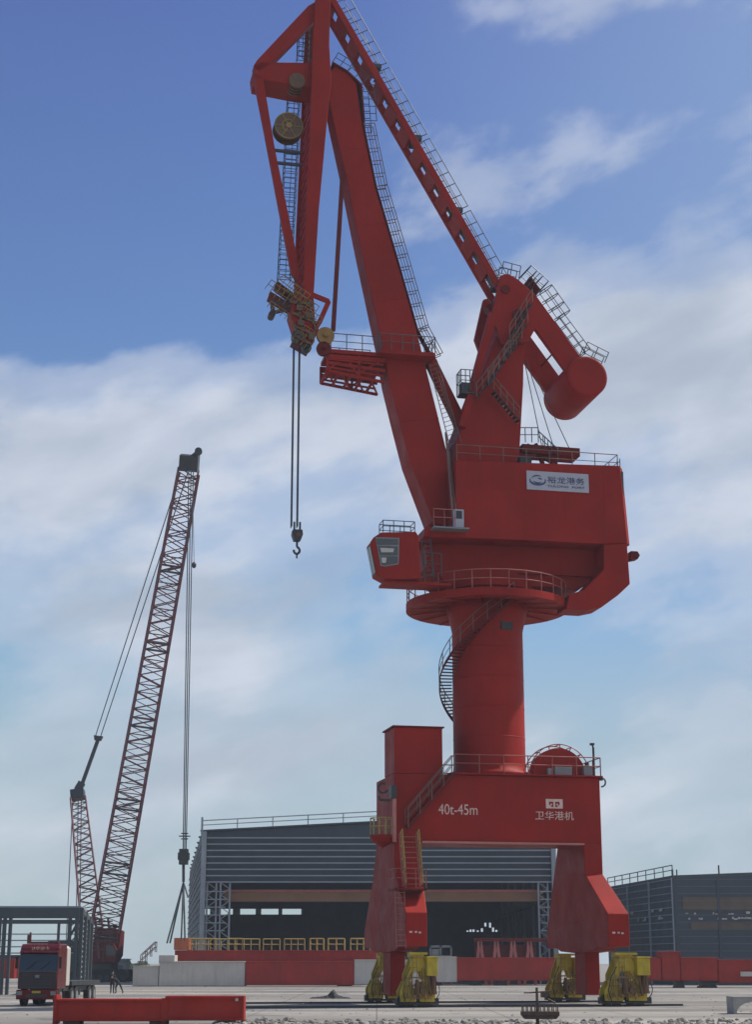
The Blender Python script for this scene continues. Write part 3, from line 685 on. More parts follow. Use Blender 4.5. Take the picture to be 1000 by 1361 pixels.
# outlines are measured on the near arm; the far arm is the same plate moved back
o = PXP([(666, 366), (676, 364), (690, 372), (713, 393), (772, 474), (757, 499), (712, 437), (702, 455), (668, 458), (654, 420)], -2.2)
bb = part('balance_beam', MB().prism(o, -2.2, -1.8), bevel=.03)
part('balance_beam', MB().prism(o, 2.0, 2.4), bevel=.03)
m = MB()
for a, b in ((715, 425), (742, 462)): p = L(a, b, -1.5); m.tube((p.x, -1.8, p.z), (p.x, 2.0, p.z), .06)
p = L(690, 420, -2.2); m.tube((p.x, -2.35, p.z), (p.x, 2.0, p.z), .45, 24)
p = L(672, 385, -2.2); m.tube((p.x, -2.3, p.z), (p.x, 1.95, p.z), .3, 20)
part('cross_shaft', m, REDD)
dc = L(782, 499, -2.6)
m = MB(); m.disc((dc.x, .1, dc.z), (0, 1, 0), 1.40, 5.3, 56)
drum = part('counterweight_drum', m, RED, bevel=.18, smooth=True)
m = MB()
# cage rails on top of the beam
seq = [((667, 364), (690, 370), .9), ((690, 370), (713, 391), 1.35), ((713, 391), (737, 425), 1.35), ((737, 425), (772, 472), .85), ((776, 468), (804, 482), .8)]
for (p_, q_, h_) in seq:
    P = L(*p_, -2.2); Q = L(*q_, -2.2); dr = (Q - P).normalized(); nr = Vector((-dr.z, 0, dr.x)); nr = nr if nr.z > 0 else -nr
    for yy in (0, .9, 3.4): m.rail(P + Vector((0, yy, 0)), Q + Vector((0, yy, 0)), up=nr, h=h_, sp=.7, r=.03)
    if h_ > 1.2:
        for k in range(4):
            p = P.lerp(Q, k / 3) + nr * h_ * .75; m.ring(p + Vector((0, .45, 0)), dr, .5, .03, 10)
part('beam_railing', m, RAILD, par=bb)
m = MB(); P = L(700, 374, -1); Q = L(714, 392, -1)
m.bar(P, Q, .1, 1.6); part('beam_walkway', m, REDD, par=bb)

# ------------------------------------------------------------------ tie rod (twin beams with battens)
TA = L(432, -14, -.7); TB = L(657, 383, -.7); TB2 = L(668, 392, -.7)
tie = empty('tie_rod', (0, 0, 0)); tie.parent = root
dr = (TB2 - TA).normalized(); nr = Vector((-dr.z, 0, dr.x)); nr = nr if nr.x > 0 else -nr
for yy in (-.85, 1.05):
    a = Vector((TA.x, yy, TA.z)); b = Vector((TB2.x, yy, TB2.z))
    m = MB(); m.bar(a, b, .44, .28); m.build('tie_beam', RED, tie, bevel=.02)
m = MB(); Ln = (TB2 - TA).length; k = 0; s_ = .9
while s_ < Ln - .6:
    p = TA + dr * s_; 
    m.bar(Vector((p.x, -.7, p.z)), Vector((p.x, .9, p.z)), 1.05, .36, ref=nr); s_ += 1.8
m.build('batten_plate', RED, tie)
m = MB(); m2 = MB()
for i in range(4):
    P = TA.lerp(TB, .05 + i * .24); Q = TA.lerp(TB, .05 + i * .24 + .225)
    for yy in (0, 1.3): m.rail(P + nr * .32 + Vector((0, yy, 0)), Q + nr * .32 + Vector((0, yy, 0)), up=nr, h=1.0, sp=.95, r=.03)
    m2.bar(P + nr * .36 + Vector((0, .65, 0)), Q + nr * .36 + Vector((0, .65, 0)), .06, 1.0)
    m2.box(Q.x + nr.x * .5 - .3, Q.x + nr.x * .5 + .3, -.9, .6, Q.z + nr.z * .5 - .15, Q.z + nr.z * .5 + .15)
m.build('tie_railing', RAILD, tie); m2.build('tie_walkway', DARK, tie)

# ------------------------------------------------------------------ fly jib
jib = empty('fly_jib', (0, 0, 0)); jib.parent = root
ox = PXP([(421, -20), (440, -20), (438, 60), (441, 110), (437, 140), (424, 280), (417, 396), (403, 400), (407, 280), (413, 150), (416, 60)], -1.75)
for y0_ in (-1.75, 2.2):
    MB().prism(ox, y0_, y0_ + .35).build('jib_beam', RED, jib, bevel=.03)
m = MB(); T0 = L(415, 60, -1.6); T1 = L(403, 396, -1.6)
n = 26
for i in range(n):
    p = T0.lerp(T1, (i + .5) / n); m.bar((p.x + .35, -1.4, p.z), (p.x + .35, 2.2, p.z), .34, .22, ref=(0, 0, 1))
m.build('jib_batten', RED, jib)
def pb(name, pts, y0_, y1_, mm=RED, bevel=.03): return MB().prism(PXP(pts, y0_), y0_, y1_).build(name, mm, jib, bevel=bevel)
pb('jib_top_strut', [(338, 88), (346, 83), (439, 84), (440, 116), (402, 116), (340, 104)], -1.2, 1.0)
pb('jib_diagonal', [(337, 88), (342, 80), (410, 8), (424, 0), (430, 14), (421, 24), (360, 86), (344, 96)], -1.2, -.4)
pb('jib_diagonal', [(337, 88), (342, 80), (410, 8), (424, 0), (430, 14), (421, 24), (360, 86), (344, 96)], .4, 1.1)
pb('front_tie', [(337, 98), (350, 104), (366, 200), (396, 345), (398, 376), (388, 362), (372, 280), (355, 190)], -1.2, -.7)
pb('front_tie', [(337, 98), (350, 104), (366, 200), (396, 345), (398, 376), (388, 362), (372, 280), (355, 190)], .5, 1.0)
m = MB(); 
for a, b, c, d in ((364, 200, 402, 204), (369, 217, 402, 220)): m.bar(L(a, b, -.6), L(c, d, -.6), .16, .2)
m.build('jib_cross_bar', DARK, jib)
# jib head block
pb('jib_head', [(390, 396), (417, 392), (419, 425), (424, 438), (417, 454), (405, 452), (392, 434), (386, 415)], -1.7, -.2)
m = MB()
for yy in (-1.6, 1.4):
    for a, b, c, d in ((415, 392, 437, 401), (437, 401, 425, 428), (425, 428, 412, 448)): m.bar(L(a, b, yy), L(c, d, yy), .32, .14)
for a, b in ((437, 401), (428, 420)): p = L(a, b, -1.6); m.bar((p.x, -1.6, p.z), (p.x, 1.4, p.z), .2, .2, ref=(0, 0, 1))
m.build('head_bracket', RED, jib)
m = MB()
for yy in (-1.0, .8):
    m.bar(L(362, 403, yy), L(396, 402, yy), .22, .2); m.bar(L(362, 416, yy), L(396, 409, yy), .2, .2); m.bar(L(362, 403, yy), L(363, 419, yy), .25, .25); m.bar(L(375, 402, yy), L(396, 415, yy), .15, .15)
p = L(362, 417, -1.2); m.tube((p.x, -1.15, p.z), (p.x, -.5, p.z), .22, 14)
m.build('fork_arm', mat('dark_brown_steel', (.05, .022, .018), .6), jib)
for (a, b, r_, t_, mm) in ((433, 446, .58, .5, mat('yellow_brown_drum', (.27, .14, .02), .5, var=.3, scale=3)), (431, 463, .48, .5, REDD), (408, 462, .3, .8, DARK), (395, 446, .34, 1.0, DARK)):
    p = L(a, b, -1.6); sm = MB(); sm.disc((p.x, -1.5, p.z), (0, 1, 0), r_, t_ * .5, 30); sm.disc((p.x, -1.3, p.z), (0, 1, 0), r_ * .8, t_, 30); sm.disc((p.x, -1.66, p.z), (0, 1, 0), r_ * .25, t_ * .7, 16)
    sm.build('sheave', mm, jib, bevel=.02)
sm = MB(); p = L(395, 108, -1.3)
for k in range(4): sm.disc((p.x, -1.3 + k * .35, p.z), (0, 1, 0), .55, .16, 26)
sm.build('head_sheave', BRASS, jib)
p = L(384, 168, -.9); sm = MB(); sm.disc((p.x, -.9, p.z), (0, 1, 0), .98, .1, 40); sm.disc((p.x, -.5, p.z), (0, 1, 0), .7, .8, 30); sm.disc((p.x, -.1, p.z), (0, 1, 0), .98, .1, 40)
rl_ = sm.build('cable_reel', BRASS, jib)
sm = MB(); sm.ring((p.x, -.97, p.z), (0, 1, 0), .45, .05, 20, R(150), R(400)); sm.ring((p.x, -.97, p.z), (0, 1, 0), .93, .05, 30); sm.disc((p.x, -1.0, p.z), (0, 1, 0), .2, .12, 14)
for i in range(6): a = i * math.pi / 3; sm.bar((p.x + .2 * math.cos(a), -.97, p.z + .2 * math.sin(a)), (p.x + .92 * math.cos(a), -.97, p.z + .92 * math.sin(a)), .06, .05)
sm.build('reel_spoke', OLIVE, rl_)
m = MB()
for (a, b, c, d, w_) in ((386, 402, 416, 404, .18), (388, 416, 422, 430, .16), (388, 432, 420, 446, .16), (392, 446, 414, 458, .14), (396, 400, 404, 455, .12), (410, 398, 420, 440, .12)):
    m.bar(L(a, b, -1.8), L(c, d, -1.8), w_, .16)
for (a, b) in ((398, 410), (410, 420), (400, 430), (414, 448)): p = L(a, b, -1.85); m.box(p.x - .2, p.x + .2, -2.0, -1.7, p.z - .18, p.z + .18)
m.build('head_machinery', BRASS, jib)
# caged ladders and catwalk behind the jib
m = MB()
def cage(a, b, c, d, y_, wd, hp_, step=.42):
    P = L(a, b, y_); Q = L(c, d, y_); m.ladder(P, Q, (1, 0, 0), wd, .35, .03)
    n = int((Q - P).length / step)
    for i in range(n + 1):
        p = P.lerp(Q, i / n); m.path([p + Vector((-wd / 2, 0, 0)), p + Vector((-wd / 2, -hp_, 0)), p + Vector((wd / 2, -hp_, 0)), p + Vector((wd / 2, 0, 0))], .022, 4)
    for s__ in (-wd / 2, 0, wd / 2): m.tube(P + Vector((s__, -hp_, 0)), Q + Vector((s__, -hp_, 0)), .025, 4)
cage(391, 110, 388, 160, 1.6, .8, .8); cage(387, 190, 377, 375, 1.6, .85, .8); cage(404, 30, 402, 84, 1.4, .8, .8)
m.build('caged_ladder', RAILD, jib)
m = MB()
for (a, b, c, d, y_, h_) in ((357, 392, 384, 408, -1.5, .9), (357, 392, 384, 408, .9, .9), (355, 408, 384, 428, -1.5, .5), (366, 378, 392, 398, -1.5, .9), (366, 378, 392, 398, 1.2, .9), (386, 400, 416, 420, -1.9, .8), (388, 452, 410, 466, -1.8, .8), (388, 452, 410, 466, 1.2, .8), (392, 440, 412, 452, -1.8, .7), (352, 384, 372, 398, -.6, .8), (380, 388, 404, 404, -2.1, .8), (396, 418, 422, 434, -1.9, .7), (384, 366, 400, 376, 2.2, .9)):
    P = L(a, b, y_); Q = L(c, d, y_); dr_ = (Q - P).normalized(); nr_ = Vector((-dr_.z, 0, dr_.x)); nr_ = nr_ if nr_.z > 0 else -nr_
    m.rail(P, Q, up=nr_, h=h_, sp=.35, r=.026)
m.build('jib_head_railing', OLIVE, jib)
m = MB()
for (a, b, c, d) in ((357, 394, 386, 412), (366, 380, 392, 400), (388, 455, 410, 468)): P = L(a, b, -.3); Q = L(c, d, -.3); m.bar(P, Q, .06, 1.6)
m.build('jib_head_walkway', REDD, jib)
m = MB()
for a, b, c, d in ((421, 20, 419, 80), (404, 0, 392, -12)): m.rail(L(a, b, 1.6), L(c, d, 1.6), up=(-1, 0, 0), h=.9, sp=.6, r=.03)
m.build('apex_railing', RAILD, jib)
# stay rod
m = MB(); m.bar(L(456, 222, -1.3), L(443, 440, -1.3), .26, .26); part('stay_rod', m, REDD)
# hoist ropes and hook
m = MB()
for a in (391.5, 399.0):
    P = L(a, 455, -.9); Q = Vector((P.x, -.9, L(a, 700, -.9).z)); 
    for yy in (-.9, -.5): m.tube((P.x, yy, P.z), (P.x, yy, Q.z), .035, 6)
part('hoist_rope', m, ROPE)
hb = L(395, 712, -.7); hk_ = empty('hook_block', (hb.x, -.7, hb.z)); hk_.parent = root
m = MB(); m.prism([(-.30, .35), (.30, .35), (.34, .05), (.2, -.35), (-.2, -.35), (-.34, .05)], -.28, .28); m.tube((-.18, 0, .9), (-.18, 0, .3), .07); m.tube((.18, 0, .9), (.18, 0, .3), .07); m.build('block_body', DARK, hk_, bevel=.03)
m = MB(); m.box(-.1, .22, -.31, -.285, -.12, .12); m.build('block_plate', BRASS, hk_)
m = MB(); m.tube((0, 0, -.35), (0, 0, -.7), .07); m.path([(0, 0, -.7), (.17, 0, -.85), (.17, 0, -1.05), (0, 0, -1.2), (-.17, 0, -1.08), (-.2, 0, -.92)], .075, 8); m.tube((0, 0, -1.15), (0, 0, -1.45), .05); m.build('hook', DARK, hk_)

# ==================================================================  CRAWLER CRANE
def lattice(m, mb, P, Q, w0, w1, d0, d1, nb, side, rc_=.09, rb=.045, ht0=0, ht1=0):
    """four-chord lattice from P to Q, widths w along side, depths d across; returns chord points"""
    a = (Q - P).normalized(); s1 = Vector(side); s1 = (s1 - a * s1.dot(a)).normalized(); s2 = a.cross(s1); rows = []
    for i in range(nb + 1):
        k = i / nb; ww = w0 + (w1 - w0) * k; dd = d0 + (d1 - d0) * k; c = P.lerp(Q, k)
        if ht0 and k < ht0: f = .35 + .65 * k / ht0; dd *= f
        if ht1 and k > 1 - ht1: f = .35 + .65 * (1 - k) / ht1; dd *= f
        rows.append([c + s1 * (x * ww / 2) + s2 * (y * dd / 2) for x, y in ((-1, -1), (1, -1), (1, 1), (-1, 1))])
    for r0, r1 in zip(rows, rows[1:]):
        for j in range(4): m.tube(r0[j], r1[j], rc_, 6)
    for i, (r0, r1) in enumerate(zip(rows, rows[1:])):
        for j in range(4):
            a_, b_ = (j, (j + 1) % 4) if i % 2 else ((j + 1) % 4, j)
            mb.tube(r0[a_], r1[b_], rb, 4)
            if j == 0: mb.tube(r0[b_], r1[a_], rb * .8, 4)
            if i % 3 == 0 or j % 2: mb.tube(r0[j], r0[(j + 1) % 4], rb, 4)
    return rows
cb = W(131, 1284, 230); cb.z = 0
cr = empty('crawler_crane', (cb.x, cb.y, 0), label='tall dark lattice boom crawler crane with red body behind the truck', cat='crane')
def rel(v): return v - Vector((cb.x, cb.y, 0))
B0 = rel(W(134, 1268, 229)); B1 = rel(W(251, 626, 195)); B2 = rel(W(252, 612, 194.5))
m = MB(); mb = MB(); rows = lattice(m, mb, B0, B1, 3.9, 2.5, 3.2, 2.3, 58, (1, .15, 0), .14, .085)
o = m.build('boom_chords', LAT, cr); mb.build('boom_bracing', LAT, o)
m = MB()
for k in (.06, .19, .34, .5, .66, .82):
    c = B0.lerp(B1, k); i = int(k * 58)
    r = rows[i]
    for j in range(4): m.tube(r[j], r[(j + 1) % 4], .14, 6)
    m.tube(r[0], r[2], .09, 5)
m.build('section_joint', DARK, o)
m = MB()
i0, i1 = rows[-1], None
m.bar(B1, B2 + (B2 - B1) * .5, 2.3, 1.8, ref=(0, 1, 0)); m.bar(B2, rel(W(266, 598, 193)), .7, .5, wd2=.3); m.disc(rel(W(264, 600, 193)), (0, 1, 0), .45, .5, 18)
m.build('boom_head', DARK, cr)
M0 = rel(W(126, 1268, 231)); M1 = rel(W(104, 1062, 238))
m = MB(); mb = MB(); rws = lattice(m, mb, M0, M1, 3.0, 2.1, 2.6, 1.8, 22, (1, .1, 0), .14, .085)
o = m.build('mast_chords', LAT, cr); mb.build('mast_bracing', LAT, o)
m = MB(); m.bar(M1, rel(W(103, 1050, 238.3)), 1.9, 1.6)
G1 = rel(W(130, 984, 240)); m.bar(rel(W(103, 1050, 238.3)), rel(W(109, 1040, 238.5)), 1.0, .8); m.bar(rel(W(107, 1048, 238.5)), G1, .5, .4); m.bar(G1, rel(W(131, 978, 240)), .9, .8, wd2=1.3)
m.build('mast_strut', DARK, cr)
m = MB(); tip = B1
for px_, py_2, tx, ty in ((127, 978, 240, 628), (134, 978, 250, 628)):
    m.tube(rel(W(px_, py_2, 240)), rel(W(tx, ty, 196)), .075, 5)
for px_, py_2, qx, qy in ((97, 1060, 88, 1250), (104, 1060, 101, 1250), (108, 1062, 106, 1250)): m.tube(rel(W(px_, py_2, 238)), rel(W(qx, qy, 238)), .07, 5)
m.build('pendant_rope', ROPE, cr)
m = MB()
Yl = 186.0
hx = W(245.5, 1130, Yl)
for dxx in (-.28, 0, .28): 
    m.tube(rel(W(254, 625, 193)) + Vector((dxx, 0, 0)), rel(W(245.5 , 1128, Yl)) + Vector((dxx * .6, 0, 0)), .065, 5)
m.tube(rel(W(256, 640, 192.5)), rel(W(258, 748, 192.5)), .035, 5)
m.build('hoist_rope', ROPE, cr)
m = MB(); m.ball(rel(W(258, 751, 192.5)), .28, 10, 8, (1, 1, 1.4)); m.build('overhaul_ball', DARK, cr, smooth=True)
hbk = rel(W(244.3, 1139, Yl)); m = MB(); m.bar(hbk + Vector((0, 0, .9)), hbk + Vector((0, 0, -.8)), 1.0, .8); m.bar(hbk + Vector((0, 0, .5)), hbk + Vector((0, 0, -.3)), 1.25, .9); hw = rel(W(245.5, 1111, Yl)); m.bar(hw + Vector((-.65, 0, 0)), hw + Vector((.65, 0, 0)), .12, .3); m.bar(hw + Vector((-.4, 0, .3)), hw + Vector((.4, 0, .3)), .12, .3)
m.bar(hw + Vector((-.4, 0, -.3)), hw + Vector((.4, 0, -.3)), .12, .3); m.tube(hbk + Vector((0, 0, -.8)), rel(W(244, 1172, Yl)), .18)
m.build('hook_block', DARK, cr, bevel=.12)
# upper works and tracks
m = MB(); m.prism([(-1.6, 2.4), (2.2, 2.4), (2.8, 3.4), (2.9, 6.6), (2.2, 6.9), (.2, 6.9), (-.2, 5.2), (-1.2, 4.6)], -3.5, 3)
ub = m.build('machine_body', REDD, cr, bevel=.08)
m = MB()
for x in (-1.0, .6, 2.3): m.bar((x, -3.6, 3), (x - .8, -3.2, 8.3), .25, .3)
for z in (4, 5.2, 6.3, 7.6): m.bar((-1.9, -3.6, z), (2.2, -3.6, z + .2), .18, .2)
m.ladder((1.5, -3.8, 2.5), (1.9, -3.8, 6.8), (1, 0, 0), .8, .4, .05); m.bar((-2.5, -2, 2.5), (-1.2, -2, 7.5), .5, .4)
m.build('gantry_frame', LAT, cr)
m = MB(); m.prism([(1.6, 2.5), (3.0, 2.5), (3.1, 4.0), (2.6, 4.9), (1.6, 4.9)], -4.9, -3.6); cbm = m.build('crawler_cab', REDD, cr, bevel=.05)
MB().prism([(1.75, 3.3), (2.9, 3.3), (2.95, 4.0), (2.5, 4.7), (1.75, 4.7)], -4.93, -4.91).build('cab_window', GLASS, cbm)
m = MB(); m.box(-6.5, -2.2, -3, 3, 2.0, 4.6); m.box(-6.4, -2.3, -3.02, -2.9, 4.6, 5.4); m.build('counterweight', DARK, cr, bevel=.08)
for yy in (-3.6, 2.4):
    m = MB(); m.prism([(-5.2, .55), (-4.7, 0.02), (4.2, 0.02), (4.8, .55), (4.6, 1.3), (4.0, 1.6), (-4.4, 1.6), (-5.0, 1.3)], yy, yy + 1.2); tr = m.build('track', BLACK, cr, bevel=.05)
    m = MB()
    for i in range(9): m.disc((-4.2 + i, yy - .03, .5), (0, 1, 0), .38, .1, 16)
    m.build('track_roller', DARK, tr)
m = MB(); m.box(-2.2, 2.2, -3, 3, .8, 2.4); m.build('car_body', DARK, cr, bevel=.06)

# sling from the hook to the girder
Yg = 183.0
m = MB(); t0 = W(244, 1172, Yl)
for px_, py_2, yy in ((222, 1253, Yg), (226, 1253, Yg + 1), (241, 1250, Yg), (246, 1250, Yg + 1), (250, 1192, Yg + .5)): m.tube(t0, W(px_, py_2, yy), .10, 6)
m.build('lifting_sling', ROPE, label='dark wire sling hanging from the crawler crane hook to the white girder end', cat='lifting sling')

# ==================================================================  GIRDERS ON THE GROUND
def girder(name, segs, Y, depth, label, ztop=None, stands=(), extra=None, mats=None):
    """segs: (x0px, x1px, ytop px, ybottom px, material, partname)"""
    x0 = W(segs[0][0], segs[0][3], Y).x
    r = empty(name, (x0, Y, 0), label=label, cat='girder')
    for a, b, t, bt, mm, pn in segs:
        p = W(a, bt, Y); q = W(b, t, Y); g = MB()
        g.box(p.x - x0 + .002, q.x - x0 - .002, 0, depth, p.z, q.z)
        o = g.build(pn, mm, r, bevel=.03)
        f = MB(); n = max(1, int((q.x - p.x) / 3))
        for i in range(n + 1):
            xx = p.x - x0 + .06 + (q.x - p.x - .12) * i / n; f.box(xx - .04, xx + .04, -.05, .0, p.z + .05, q.z - .05)
        f.box(p.x - x0, q.x - x0, -.14, -.002, q.z - .08, q.z - .03); f.box(p.x - x0, q.x - x0, -.14, -.002, p.z + .03, p.z + .08)
        f.build('stiffener', mm, o)
    return r, x0
def stand(px, pyt, Y, wd, label, grp, dp=1.2, mm=None):
    p = W(px, pyt, Y); e = empty('support_stand', (p.x, Y, 0), label=label, cat='support stand', group=grp)
    h = p.z
    MB().box(-wd / 2, wd / 2, 0, dp, 0, h * .22).box(-wd * .4, wd * .4, .1, dp - .1, h * .22, h * .8).box(-wd / 2, wd / 2, 0, dp, h * .8, h - .01).build('block', mm or DARK, e, bevel=.02)
    f = MB(); f.bar((-wd * .45, -.03, h * .2), (-wd * .1, -.03, h * .85), .08, .05); f.bar((wd * .45, -.03, h * .2), (wd * .1, -.03, h * .85), .08, .05); f.build('brace', DARK, e)
girder('white_red_girder', [(176, 211, 1283, 1310, WHITE, 'white_nose'), (211, 326, 1277, 1310, WHITE, 'white_section'), (326, 471, 1277, 1309, REDB, 'red_section'), (471, 560, 1275, 1308, WHITE, 'white_section')], Yg, 3.0,
       'long box girder on stands, white at both ends and red in the middle')
girder('railed_red_girder', [(232, 505, 1262.5, 1277, REDB, 'web')], Yg + 4.5, 2.5, 'red box girder with yellow handrails along its top behind the white and red girder')
girder('red_white_girder', [(562, 607.5, 1271, 1305, WHITE, 'white_section'), (607.5, 745, 1272, 1303, REDB, 'red_section')], 190, 3.0, 'red box girder with white left end seen between the portal crane legs')
r_, x0_ = girder('stepped_red_girder', [(862, 880, 1272, 1303, REDB, 'web'), (880, 905, 1264, 1303, REDB, 'web'), (905, 955, 1272, 1303, REDB, 'web'), (955, 1012, 1275, 1306, REDB, 'web')], 172, 3.0, 'red stepped girder on dark blocks right of the portal crane')
m = MB(); p = W(984, 1293, 172)
m.box(p.x - x0_, p.x - x0_ + 3, -.25, -.16, p.z - .3, p.z + .15)
m.build('white_marking', WHITE, r_)
girder('red_box', [(-14, 20, 1274, 1300, REDB, 'web')], 170, 3.0, 'red steel box partly hidden behind the left side of the truck cab')
grp = 'dark stands under the girders'
for px_, lb, wd in ((232, 'dark stand under the white left part of the long girder, left of the other two', 2.0), (213, 'dark stand at the white nose end of the long girder, leftmost of all', 1.8), (279, 'dark stand under the white section of the long girder, nearest its red middle', 1.4), (458, 'dark stand under the right end of the red middle of the long girder', 1.9)):
    stand(px_, 1309.5 if px_ < 300 else 1308, Yg + .2, wd, lb, grp, 2.5)
for px_, lb, wd in ((633, 'dark stand under the red girder between the portal legs, left one', 1.3), (667, 'dark stand under the red girder between the portal legs, right one', 1.3), (582, 'dark stand under the white end of the girder beside the yellow bogie', 1.0)):
    stand(px_, 1304 if px_ < 600 else 1302.5, 190.2, wd, lb, grp, 2.5)
for px_, lb, wd in ((905, 'dark block under the stepped red girder, left one', .8), (943, 'dark block under the stepped red girder, right one', 1.6)): stand(px_, 1303, 172.2, wd, lb, grp, 2.5)
# yellow handrails on the railed girder
m = MB(); rg = bpy.data.objects['railed_red_girder']; zt_ = W(300, 1262.5, Yg + 4.5).z; ox_ = rg.location.x
for a, b in ((252, 285), (302, 322), (412, 430), (436, 458), (466, 492)):
    xa_, xb_ = W(a, 1262, Yg + 4.5).x - ox_, W(b, 1262, Yg + 4.5).x - ox_
    m.rail((xa_, .05, zt_), (xb_, .05, zt_), sp=.75, h=1.25, r=.06); m.rail((xa_, 2.4, zt_), (xb_, 2.4, zt_), sp=.75, h=1.25, r=.06)
m.build('handrail', RAILY, rg)
m = MB()
for a, b in ((285, 302), (322, 345), (350, 372), (378, 405)):
    xa_, xb_ = W(a, 1262, Yg + 4.5).x - ox_, W(b, 1262, Yg + 4.5).x - ox_; m.rail((xa_, .05, zt_), (xb_, .05, zt_), sp=.8, h=1.2, r=.06)
m.build('handrail', RAILY, rg)
m = MB(); e0_ = W(231, 1262, Yg + 4.4); e1_ = W(251, 1246, Yg + 4.4); m.box(e0_.x - ox_, e1_.x - ox_, -.1, 2.6, e0_.z, e1_.z)
m.build('end_block', mat('orange_red_primer', (.42, .10, .03), .6, var=.2), rg, bevel=.05)
# small stair on the nose of the girder
q = W(196, 1278, Yg); nb = bpy.data.objects['white_red_girder']
m = MB()
for yy in (.3, 1.6):
    m.rail((W(186, 1283, Yg).x - nb.location.x, yy, W(186, 1283, Yg).z), (W(205, 1283, Yg).x - nb.location.x, yy, W(205, 1265, Yg).z), sp=.7, h=1.1, r=.05)
m.build('nose_handrail', RAILM, nb)
zt2 = W(215, 1276, Yg).z; m = MB(); m.box(W(211, 1276, Yg).x - nb.location.x, W(232, 1276, Yg).x - nb.location.x, .1, 2.9, zt2 - .3, zt2 + .55); m.build('end_plate', WHITE, nb, bevel=.04)
# foreground girder
YF = 70.0
r_, x0_ = girder('near_red_girder', [(72, 219, 1327, 1357, REDB, 'web'), (219, 325, 1323, 1356, REDB, 'web')], YF, .9, 'low bright red girder lying nearest the camera in front of the truck')
m = MB(); p = W(70, 1359, YF); q = W(76, 1322, YF); m.box(p.x - x0_, q.x - x0_, -.06, .95, 0.02, q.z); m.box(p.x - x0_ + 4.4, p.x - x0_ + 4.6, -.08, -.002, .02 + p.z, W(218, 1326, YF).z); m.build('end_flange', REDB, r_, bevel=.01)
m = MB(); q = W(315, 1328, YF); m.disc((q.x - x0_, -.03, q.z), (0, 1, 0), .07, .05, 10); m.build('white_dot', WHITE, r_)
for px_, lb in ((95, 'left low timber block under the near red girder'), (210, 'middle low timber block under the near red girder'), (300, 'right low timber block under the near red girder')):
    p = W(px_, 1358, YF); MB().box(-.35, .35, 0, .9, 0, W(px_, 1357, YF).z if W(px_, 1357, YF).z > .03 else .05).build('timber_block', BARK, label=lb, cat='timber block', group='timber blocks under the near girder').location = (p.x, YF, 0)

